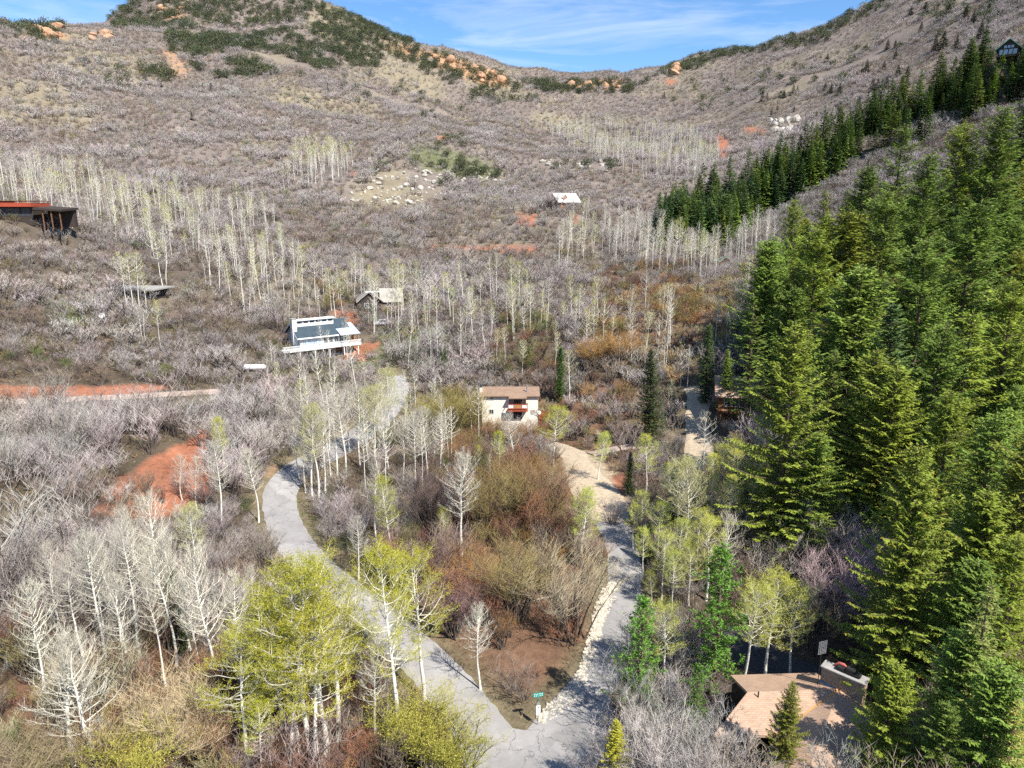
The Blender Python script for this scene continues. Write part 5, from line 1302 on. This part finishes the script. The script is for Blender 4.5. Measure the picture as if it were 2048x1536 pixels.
dk = box('deck', -W - 4.5, W + 1.8, -2.6, -.004, 2.2, 2.45, M_WHITE, h_)
for q in range(11):
    x = -W - 4.5 + q * 1.595
    boxes('railing', [(x, x + 1.56, -2.6, -2.52, 3.35, 3.45), (x, x + 1.56, -2.59, -2.53, 2.6, 2.68)] + [(x + .04 + .17 * g, x + .12 + .17 * g, -2.58, -2.54, 2.68, 3.35) for g in range(9)], M_WHITE, dk)
for q in range(6): box('post', -W - 4.3 + q * 3.3, -W - 4.12 + q * 3.3, -2.4, -2.22, -1.5, 2.2, M_WHITE, dk)
box('wall', -W - 4.4, -W - .05, -.6, -.3, -1, 2.2, M_DARKW, h_)  # dark sheet added for the gloom beneath the deck
b = root('retaining_wall', at_ground(668, 726), math.radians(20), 'low pale stone wall below the white deck', 'wall')
for q in range(9): box('stone', -4.2 + q * .95, -3.3 + q * .95, -.25, .2, -.5, .45 + .08 * ((q * 7) % 3), M_CONC, b, .05)

# ---- weathered-roof house behind
c = at_ground(765, 622)
h_ = root('weathered_house', c, math.radians(14), 'house with weathered grey shake roof half hidden by aspens', 'house')
gable_walls('wall', -6, -.2, 0, 7, 2.9, 5.2, M_DARKW, h_, 'y'); gable_roof(-6, -.2, 0, 7, 2.9, 5.2, M_WEATH, h_, 'y', .6)  # left gable wall coloured dark to stand for its shadow
box('fascia', -4.2, -.1, -.66, -.61, 5.0, 5.3, M_WHITE, h_)
gable_walls('wall', -.19, 5.0, .6, 7.6, 2.6, 5.4, M_LOG, h_, 'x'); gable_roof(.05, 5.0, .6, 7.6, 2.6, 5.4, M_WEATH, h_, 'x', .5)
window(h_, 1.0, 2.0, .9, 2.1, .6); window(h_, 3.0, 4.0, .9, 2.1, .6); window(h_, -4.6, -3.4, .9, 2.2, 0); window(h_, -2.6, -1.4, .9, 2.2, 0)

# ---- red modern house
c = at_ground(12, 442)
h_ = root('red_house', c, math.radians(8), 'flat-roofed red house with dark open carport on the slope', 'house')
box('wall', -14, -1.6, 0, 8, -1, 4.3, M_REDW, h_); box('fascia', -1.596, 6.0, -.5, 8, 3.1, 4.0, M_REDW, h_); box('roof', -14.2, 6.2, -.7, 8.2, 4.304, 4.45, M_LOG, h_)
box('wall', -1.596, 5.6, .6, 8, -1, 3.1, M_DARKW, h_)
for q in range(3): window(h_, -1.2 + q * 2.2, .7 + q * 2.2, .9, 2.9, .6, M_GLASS, M_DARKW)
cp = slab('carport_roof', (6.4, -1.0, 2.9), (12.4, -1.0, 2.5), (12.4, 7.5, 2.9), (6.4, 7.5, 3.3), .45, M_DARKW, h_)
box('wall', 6.4, 12.0, 5.5, 7, -1.5, 2.4, M_DARKW, h_)
for v in (8.0, 9.8, 11.6): box('post', v, v + .2, -.6, -.4, -2, 2.5, M_LOG, h_)

# ---- log cabin with white roof
c = at_ground(1137, 414)
h_ = root('log_cabin', c, math.radians(33), 'log cabin with bright white roof and dormer on the scrub slope', 'cabin')
gable_walls('wall', -4.6, 4.6, 0, 5.6, 2.3, 4.9, M_LOG, h_); gable_roof(-4.6, 4.6, 0, 5.6, 2.3, 4.9, M_SNOWR, h_, ov=.8)
dm = gable_walls('dormer', -2.6, -.6, .3, 2.6, 3.6, 4.6, M_OWOOD, h_, 'y'); 
for o in gable_roof(-2.6, -.6, .3, 2.6, 3.6, 4.6, M_SNOWR, dm, 'y', .3): o.name = 'dormer_roof'
window(h_, -2.1, -1.1, 3.0, 3.7, .3, M_CURT_SHADE, M_OWOOD); window(h_, 1.0, 2.2, .8, 1.9, 0); box('door', -3.6, -2.7, -.03, .02, -.2, 1.9, M_OWOOD, h_)

# ---- small orange-gabled cabin
c = at_ground(1451, 535)
h_ = root('small_cabin', c, math.radians(-14), 'small brown cabin with orange gable trim and green roof', 'cabin')
gable_walls('wall', -1.7, 1.7, 0, 5, 1.9, 3.3, M_LOG, h_, 'y'); gable_roof(-1.7, 1.7, 0, 5, 1.9, 3.3, M_GREENR, h_, 'y', .5)
for s in (-1, 1): slab('barge_board', (s * 2.25, -.56, 1.35), (s * 2.25, -.51, 1.35), (0, -.51, 3.4), (0, -.56, 3.4), .22, M_OWOOD, h_)
box('door', -.3, .3, -.03, .02, 0, 1.6, M_OWOOD, h_)

# ---- brown lodge in the spur trees
c = at_ground(1398, 440)
h_ = root('brown_lodge', c, math.radians(-10), 'brown gabled lodge peeping out of the dark conifer belt', 'cabin')
gable_walls('wall', -2.4, 2.4, 0, 6, 2.4, 4.2, M_LOG, h_, 'y'); gable_roof(-2.4, 2.4, 0, 6, 2.4, 4.2, M_WEATH, h_, 'y', .6)
window(h_, -1.4, -.3, 1.0, 2.2, 0, M_CURT_SHADE); window(h_, .3, 1.4, 1.0, 2.2, 0, M_CURT_SHADE); slab('porch_roof', (2.9, .5, 2.5), (5.4, .5, 2.5), (5.4, 3.5, 3.3), (2.9, 3.5, 3.3), .12, M_PALER, h_)
box('porch_wall', 2.904, 5.2, .8, 3.2, -.6, 2.5, M_DARKW, h_)

# ---- glass-fronted house high on the spur
c = at_ground(2012, 132)
h_ = root('glass_fronted_house', c, math.radians(-38), 'dark timber house with green roof and tall glass gable', 'house')
gable_walls('wall', -3.2, 3.2, 0, 11, 6.2, 9.0, M_DARKW, h_, 'y'); gable_roof(-3.2, 3.2, 0, 11, 6.2, 9.0, M_GREENR, h_, 'y', .9)
for q in range(4): window(h_, -2.8 + q * 1.42, -1.5 + q * 1.42, 3.6, 5.5, 0, M_SKYG, M_DARKW, .08, 0)
for q in range(3): window(h_, -1.6 + q * 1.1, -.6 + q * 1.1, 5.8, 6.9, 0, M_SKYG, M_DARKW, .08, 0)
dk = box('deck', -3.4, 3.6, -2.2, -.004, 2.6, 2.9, M_DARKW, h_)
for v in (-3.2, 3.2): box('post', v, v + .2, -2.0, -1.8, -4, 2.6, M_DARKW, dk)

# ---- brown wooden house among the firs
c = at_ground(1500, 842)
h_ = root('wooden_house', c, math.radians(-12), 'brown wooden house with steep gables hidden among tall firs', 'house')
gable_walls('wall', -5.5, 4.0, 0, 7, 4.6, 7.0, M_LOG, h_); gable_roof(-5.5, 4.0, 0, 7, 4.6, 7.0, M_TROOF, h_, ov=.7)
gable_walls('gable_bay', 1.0, 5.0, -1.8, 2, 4.4, 7.2, M_OWOOD, h_, 'y'); gable_roof(1.0, 5.0, -1.8, 2, 4.4, 7.2, M_LOG, h_, 'y', .5)
for q in range(4): window(h_, -4.6 + q * 1.3, -3.5 + q * 1.3, 2.4, 4.0, 0, M_GLASS, M_WHITE)
window(h_, 2.2, 3.8, 2.0, 4.4, -1.8, M_GLASS, M_LOG); dk = box('deck', -5.5, .9, -1.6, -.004, 1.7, 1.95, M_LOG, h_)
for v in (-5.2, -2.4, .5): box('post', v, v + .16, -1.5, -1.34, -2, 1.7, M_LOG, dk)
for i, (pa, pb, hh, lab) in enumerate([((1452, 868), (1475, 866), 1.5, 'stepped block retaining wall at the sandy driveway edge'), ((1490, 852), (1512, 876), 1.3, 'block retaining wall below the wooden house')]):
    A, B = at_ground(*pa), at_ground(*pb); v = B - A; L = max(3.0, math.hypot(v.x, v.y)); w = root('retaining_wall', A, math.atan2(v.y, v.x), lab, 'wall')
    for row in range(3):
        nb = int(L / .8)
        for q in range(nb): box('block', q * .8 + .4 * (row % 2), q * .8 + .78 + .4 * (row % 2), -.25 + .06 * row, .3 + .06 * row, -.4 + row * .52, .1 + row * .52, M_BLOCK, w, .03)

# ---- flat-roofed grey house on the left
c = at_ground(258, 592) - Vector((0, 0, 1.7))
h_ = root('flat_roofed_house', c, math.radians(-6), 'low house under a pale flat roof behind budding aspens', 'house')
box('wall', -5.5, 5.5, 0, 6, -1, 3.0, M_DARKW, h_); box('roof', -6.6, 6.6, -1.2, 7, 3.004, 3.3, M_CONC, h_)
for q in range(4): window(h_, -4.8 + q * 2.5, -3.2 + q * 2.5, .6, 2.2, 0, M_GLASS, M_WHITE)

# ---- brown-roofed house at the lower right (L-shaped roof with a valley)
gz_ = Z(18, 41)[0]
h_ = root('brown_roofed_house', (18, 41, gz_), 0, 'house with tan shingle roof and broad brick chimney among conifers', 'house')
def P3(px, py, z): r = ray(px, py); t = (z - CAM[2]) / r[2]; q = CAM + t * r; return Vector((q[0] - 18, q[1] - 41, z - gz_))
A, Bp, Cc, Dd = P3(1428, 1469, 6.0), P3(1495, 1384, 7.0), P3(1678, 1379, 7.0), P3(1551, 1470, 6.0)
wv = Vector((-.58, -.815, 0)); Ee, Ff = Dd + wv * 8.5, Cc + wv * 8.5; nrm = (Dd - Cc); 
pl1 = poly('roof', [A, Bp, Cc, Dd] + [q - Vector((0, 0, .22)) for q in (A, Bp, Cc, Dd)], [(0, 1, 2, 3), (4, 5, 6, 7), (0, 1, 5, 4), (1, 2, 6, 5), (2, 3, 7, 6), (3, 0, 4, 7)], M_TROOF, h_)
poly('wing_roof', [Dd, Cc, Ff, Ee] + [q - Vector((0, 0, .22)) for q in (Dd, Cc, Ff, Ee)], [(0, 1, 2, 3), (4, 5, 6, 7), (0, 1, 5, 4), (1, 2, 6, 5), (2, 3, 7, 6), (3, 0, 4, 7)], M_TROOF, h_)
side = Vector((.815, -.58, 0)) * 3.6 - Vector((0, 0, 1.0)); back = Vector((-.05, 1, 0)) * 3.2 - Vector((0, 0, 1.0))
slab('wing_roof', Cc + Vector((0, 0, -.004)), Ff + Vector((0, 0, -.004)), Ff + side, Cc + side, .2, M_TROOF, h_)
slab('roof', Bp + Vector((0, .004, -.004)), Cc + Vector((0, .004, -.004)), Cc + back, Bp + back, .2, M_TROOF, h_)
vl = (Dd - Cc).normalized(); vs = vl.cross(Vector((0, 0, 1))).normalized() * .16
slab('valley_flashing', Cc + vs + Vector((0, 0, .02)), Cc - vs + Vector((0, 0, .02)), Dd - vs + Vector((0, 0, .02)), Dd + vs + Vector((0, 0, .02)), .03, M_FLASH, h_)
def wall_strip(nm, Q, m):
    n = len(Q); V = [q - Vector((0, 0, .18)) for q in Q] + [Vector((q.x, q.y, -1.5)) for q in Q]
    return poly(nm, V, [(i, i + 1, n + i + 1, n + i) for i in range(n - 1)], m, h_)
ins = Vector((.35, .35, 0)); wall_strip('wall', [Bp + back * .85, Bp + Vector((.3, .1, -.02)), A + Vector((.5, .35, .05)), Dd + Vector((.2, .4, .05)), Ee + Vector((.4, .4, .02))], M_DARKW)
cyl('vent_pipe', P3(1516, 1397, 6.75) - Vector((0, 0, .1)), P3(1516, 1397, 6.75) + Vector((0, 0, .55)), .05, .05, M_BLACK, pl1)
ca_, cb_ = P3(1640, 1362, 7.0), P3(1724, 1402, 6.9); dv = (cb_ - ca_); dv.z = 0; L = dv.length; ang = math.atan2(dv.y, dv.x)
cr_ = root('brick_chimney', Vector((18, 41, gz_)) + ca_, ang, 'broad tan brick chimney with concrete cap on the brown roof', 'chimney')
box('brickwork', 0, L, 0, .85, -4, 1.15, M_BRICK, cr_); cap = box('cap', -.08, L + .08, -.08, .93, 1.15, 1.27, M_CONC, cr_, .02)
for i, (x0, x1, z) in enumerate([(.9, 1.5, .3), (1.5, 2.1, .45), (2.1, 2.5, .25)]): box('flue', x0, x1, .2, .7, 1.27, 1.27 + z, M_BLACK, cr_, .05)
cl = root('red_cloth', Vector((18, 41, gz_)) + ca_ + Vector((math.cos(ang) * .95 - math.sin(ang) * .6, math.sin(ang) * .95 + math.cos(ang) * .6, 1.27)), ang, 'faded red cloth lying on the brick chimney cap', 'cloth')
b = MB(); b.tube([(-.35, 0, .05), (0, .08, .3), (.35, .0, .38), (.6, -.05, .32)], [.05, .14, .12, .03], 6, cap=True); mesh_obj('fold', b.build('fold', M_PINK, True), None, cl)
fl = boxes('step_flashing', [(i * .28, i * .28 + .26, -.03, -.004, -.12 - .05 * i, .14 - .05 * i) for i in range(7)], M_TARP, cr_)
am = root('tv_antenna', Vector((18, 41, gz_)) + ca_ + Vector((-.2, -.1, -1.5)), .3, 'old television antenna with grid panels on a thin mast', 'antenna')
ah = 4.6; cyl('mast', (0, 0, 0), (0, 0, ah), .03, .025, M_BLACK, am, 6)
for q in range(2):
    boxes('grid_panel', [(-.32 + .16 * g, -.30 + .16 * g, -.05, -.03, ah - .75 + q * .55, ah - .27 + q * .55) for g in range(5)] + [(-.34, .36, -.06, -.05, ah - .75 + q * .55 + .11 * g, ah - .72 + q * .55 + .11 * g) for g in range(5)], M_METAL, am)

# ---- propane tank, dish, utility posts, signs, car
c = at_ground(510, 743); t = root('propane_tank', c, math.radians(4), 'long white propane tank on the slope left of the decked house', 'tank')
L = 46 * project(c)[2][0] / FPX / 2
b = MB(); n = 9; b.tube([(-L + .001, 0, .85)] + [(-L + .5 * (1 - math.cos(q * .3927)), 0, .85) for q in range(1, 5)] + [(L - .5 * (1 - math.cos(q * .3927)), 0, .85) for q in range(4, 0, -1)] + [(L - .001, 0, .85)], [.02] + [.55 * math.sin(q * .3927) for q in range(1, 5)] + [.55 * math.sin(q * .3927) for q in range(4, 0, -1)] + [.02], 18)
mesh_obj('vessel', b.build('vessel', M_WHITE, True), None, t); cyl('valve_dome', (.3, 0, 1.35), (.3, 0, 1.62), .2, .16, M_METAL, t)
for v in (-L * .55, L * .55): box('saddle', v - .12, v + .12, -.4, .4, -.3, .45, M_CONC, t)
c = at_ground(208, 652); t = root('satellite_dish', c, 0, 'large white round satellite dish in the scrub below the flat-roofed house', 'dish')
b = MB(); b.tube([(0, .3, 1.9), (0, .05, 1.95), (0, -.2, 2.1)], [.12, .45, .6], 18, cap=True); mesh_obj('reflector', b.build('reflector', M_WHITE), None, t); cyl('pole', (0, .35, -.3), (0, .35, 1.9), .07, .07, M_METAL, t)
c = at_ground(868, 766); t = root('utility_box', c, .2, 'small white utility box by the top of the asphalt road', 'utility box'); box('cabinet', -.5, .5, -.4, .4, -.1, 1.2, M_WHITE, t, .04); box('lid', -.55, .55, -.45, .45, 1.2, 1.28, M_CONC, t)
c = at_ground(932, 1528); t = root('marker_post', c, 0, 'short white marker post at the left edge of the road junction', 'post'); box('stake', -.05, .05, -.03, .03, -.2, .85, M_SIGNW, t); box('band', -.056, .056, -.036, .036, .62, .74, M_INK, t)
c = at_ground(1076, 1452)
t = root('street_sign', c, math.radians(12), 'green street name sign above a white notice on a post at the junction', 'sign'); hs = top_height(c, 1386); kk = project(c)[2][0] / FPX
cyl('post', (0, 0, -.3), (0, 0, hs - .05), .035, .035, M_METAL, t, 8)
bl = box('name_blade', -.40, .40, -.012, .012, hs - .34, hs, M_SIGNG, t)
boxes('lettering', [(x, x + w, -.016, -.0125, z, z + .08) for z, ws in ((hs - .13, (.05, .04, .06, .05, .04, .05, .06)), (hs - .28, (.05, .06, .04, .05, .06))) for x, w in zip(np.linspace(-.33, .27, len(ws)), ws)], M_SIGNW, bl)
b2 = box('cross_blade', -.012, .012, -.36, .30, hs - .58, hs - .37, M_SIGNG, t)
box('notice_board', -.14, .14, -.06, -.037, hs - 1.05, hs - .85, M_METAL, t)
nb = box('notice_board', -.17, .17, -.062, -.037, hs - 1.95, hs - 1.10, M_SIGNW, t)
boxes('lettering', [(-.09, .09, -.066, -.0625, hs - 1.22, hs - 1.18), (-.03, .03, -.066, -.0625, hs - 1.32, hs - 1.22), (-.1, .1, -.066, -.0625, hs - 1.88, hs - 1.84), (-.08, .07, -.066, -.0625, hs - 1.55, hs - 1.53), (-.08, .09, -.066, -.0625, hs - 1.65, hs - 1.63)], M_INK, nb)
c = at_ground(765, 650); t = root('parked_car', c, math.radians(15), 'silver car parked among aspens below the weathered house', 'car')
V = [(x, y, z) for y in (-.85, .85) for x, z in ((-2.1, .4), (-2.15, .85), (-1.3, .98), (-.7, 1.5), (.8, 1.5), (1.4, 1.0), (2.1, .85), (2.1, .4))]
poly('body', V, [tuple(range(8)), tuple(range(15, 7, -1))] + [(i, (i + 1) % 8, 8 + (i + 1) % 8, 8 + i) for i in range(8)], M_CAR, t)
boxes('side_window', [(-.6, .05, -.87, -.853, 1.02, 1.4), (.12, .75, -.87, -.853, 1.02, 1.4)], M_GLASS, t)
for x in (-1.3, 1.3):
    for y in (-.8, .8): cyl('wheel', (x, y - .12, .33), (x, y + .12, .33), .33, .33, M_TYRE, t, 14)
for x0, y0, lab in ((680, 640, 'low grey timber retaining wall on the orange bank above the decked house'),):
    c = at_ground(x0, y0); t = root('timber_wall', c, .1, lab, 'wall')
    for q in range(4): box('beam', -2.4 - .05 * q, 2.4, -.12 + .1 * q, .12 + .1 * q, -.25 + .26 * q, -.02 + .26 * q, M_WOODG, t, .02)

# ---- rocks
def rock_mesh(seed, m, sub=2):
    r = random.Random(seed); bm = bmesh.new(); bmesh.ops.create_icosphere(bm, subdivisions=sub, radius=1)
    pl = [(Vector((r.gauss(0, 1), r.gauss(0, 1), r.gauss(0, .8))).normalized(), r.uniform(.55, .85)) for _ in range(9)]
    for v in bm.verts:
        for n, d in pl:
            k = v.co.dot(n)
            if k > d: v.co -= n * (k - d)
        v.co += Vector((r.gauss(0, .03), r.gauss(0, .03), r.gauss(0, .03)))
    me = bpy.data.meshes.new('boulder'); bm.to_mesh(me); bm.free(); me.materials.append(m); return me
RK = {k: [rock_mesh(700 + i + 10 * j, m) for i in range(4)] for j, (k, m) in enumerate((('p', M_ROCK), ('r', M_RROCK), ('o', M_OROCK)))}
def boulders(polys, n, s0, s1, kind, label, group, tmin=0, flat=.7):
    for pz in polys:
        xs = [p[0] for p in pz]; ys = [p[1] for p in pz]; k = 0; tries = 0
        while k < n and tries < n * 12:
            tries += 1; a, b = R.uniform(min(xs), max(xs)), R.uniform(min(ys), max(ys))
            if not in_poly(np.array([a]), np.array([b]), pz)[0]: continue
            P = gp(a, b, tmin)
            if road_dist([P[0]], [P[1]])[0] < .4: continue
            s = s0 * (s1 / s0) ** R.random() ** 1.5; o = mesh_obj('boulder', R.choice(RK[kind])); o.location = (P[0], P[1], P[2] + s * .2); o.scale = (s * R.uniform(.8, 1.5), s, s * flat * R.uniform(.7, 1.3)); o.rotation_euler = (R.gauss(0, .25), R.gauss(0, .25), R.uniform(0, 6.28))
            tag(o, label, 'boulder', group); k += 1
boulders(ROCKP[:1], 100, .5, 1.9, 'p', 'pale boulder in the rockslide on the front of the scrub knoll', 'rockslide boulders on the knoll', 200)
boulders(ROCKP[1:2], 30, .5, 1.8, 'p', 'pale boulder on the crest of the scrub knoll beside evergreen bushes', 'boulders on the knoll crest', 200)
boulders(ROCKP[2:3], 36, .5, 1.7, 'p', 'pale boulder along the ledge beyond the white-roofed cabin', 'boulders on the far ledge', 230)
boulders(ROCKP[3:4], 20, 1.2, 3.4, 'p', 'white rock in the outcrop above the red gully', 'outcrop above the red gully', 230, 1.1)
boulders(ROCKP[4:5], 8, .7, 1.6, 'p', 'small pale boulder scattered left of the knoll rockslide', 'scattered boulders left of the knoll', 200)
boulders([[(690,702),(745,700),(760,725),(680,725)]], 22, .4, .95, 'r', 'reddish boulder piled below the right end of the white deck', 'red boulders below the deck')
boulders([POLY['orange'][1], [(60,45),(115,50),(125,80),(70,75)]], 12, 2.0, 6.0, 'o', 'orange crag on the upper left skyline slope', 'orange crags upper left', 230)
boulders([[(320,15),(365,18),(370,40),(330,42)], [(150,60),(200,60),(260,95),(200,90)]], 8, 1.5, 5.0, 'o', 'orange crag below the juniper-dotted summit', 'orange crags below the summit', 230)
boulders([[(860,105),(1010,155),(1015,172),(960,165),(870,130)]], 24, 2.0, 7.0, 'o', 'orange crag along the descending mountain crest', 'orange crags on the crest', 230)
boulders([[(1130,166),(1250,162),(1240,175),(1140,178)], [(1335,138),(1362,134),(1362,150),(1338,152)]], 8, 2.5, 7.0, 'o', 'orange crag on the saddle at the head of the valley', 'orange crags on the saddle', 230)

# stone-lined ditch along the side road
DL = catmull([np.append(gp0(a, b)[:2], w) for (a, b), w in zip([(1080,1443),(1112,1418),(1150,1388),(1172,1342),(1186,1290),(1200,1232),(1218,1190),(1240,1158)], [1.0,1.5,1.6,1.4,1.2,1.2,1.5,1.0])], 30)
seg = np.r_[0, np.cumsum(np.hypot(*np.diff(DL[:, :2], axis=0).T))]
V, F = [], []
bm = bmesh.new(); bmesh.ops.create_icosphere(bm, subdivisions=1, radius=1); sv = [v.co.copy() for v in bm.verts]; sf = [tuple(v.index for v in f.verts) for f in bm.faces]; bm.free()
tng = np.gradient(DL[:, :2], axis=0); tng /= np.linalg.norm(tng, axis=1)[:, None]
sp_ = []
for i in range(2300):
    s = R.uniform(0, seg[-1]); x, y, w = [float(np.interp(s, seg, DL[:, q])) for q in range(3)]; tx, ty = [float(np.interp(s, seg, tng[:, q])) for q in range(2)]
    o = max(-1, min(1, R.gauss(0, .5))) * w * .5 + R.gauss(0, .06); sp_.append((x - ty * o, y + tx * o))
zz = Z([p[0] for p in sp_], [p[1] for p in sp_])
for (x, y), z in zip(sp_, zz):
    r = R.uniform(.07, .19); b = len(V); sx, sy, sz = R.uniform(.7, 1.4), R.uniform(.7, 1.3), R.uniform(.5, .9)
    V += [(x + v.x * r * sx * R.uniform(.85, 1.15), y + v.y * r * sy * R.uniform(.85, 1.15), z + .03 + R.uniform(0, .1) + v.z * r * sz) for v in sv]; F += [tuple(b + q for q in f) for f in sf]
me = bpy.data.meshes.new('ditch_stones'); me.from_pydata(V, [], F); tag(mesh_obj('ditch_stones', me, M_STONE), 'pale loose stones lining the ditch beside the side road', 'stones', kind='stuff')

# fallen logs
for (pa, pb, r, lab) in [((300, 1462), (378, 1448), .13, 'grey fallen log in dry grass between crooked and yellow-green aspens'), ((265, 1240), (292, 1192), .11, 'dark fallen log on green grass below the lone dark spruce'), ((1050, 1210), (1120, 1196), .10, 'pale fallen branch in the russet thicket above the ditch'), ((560, 945), (590, 930), .12, 'orange-brown log at the left edge of the road bend')]:
    A, B = at_ground(*pa), at_ground(*pb); mid = (A + B) / 2; mid.z = Z(mid.x, mid.y)[0]; up = Vector((0, 0, r * 2.2)); b = MB(); t = root('fallen_log', mid, 0, lab, 'log')
    b.tube([A - mid + up, Vector((0, 0, .05)) + up, B - mid + up], [r, r * .85, r * .6], 7, cap=True); mesh_obj('stem', b.build('stem', M_WOODG, True), None, t)
    b = MB()
    for q in range(4): p = (A - mid + up).lerp(B - mid + up, .4 + .15 * q); b.spike(p, p + rv(R, .5) * .8, r * .3)
    mesh_obj('broken_limbs', b.build('broken_limbs', M_WOODG), None, t)
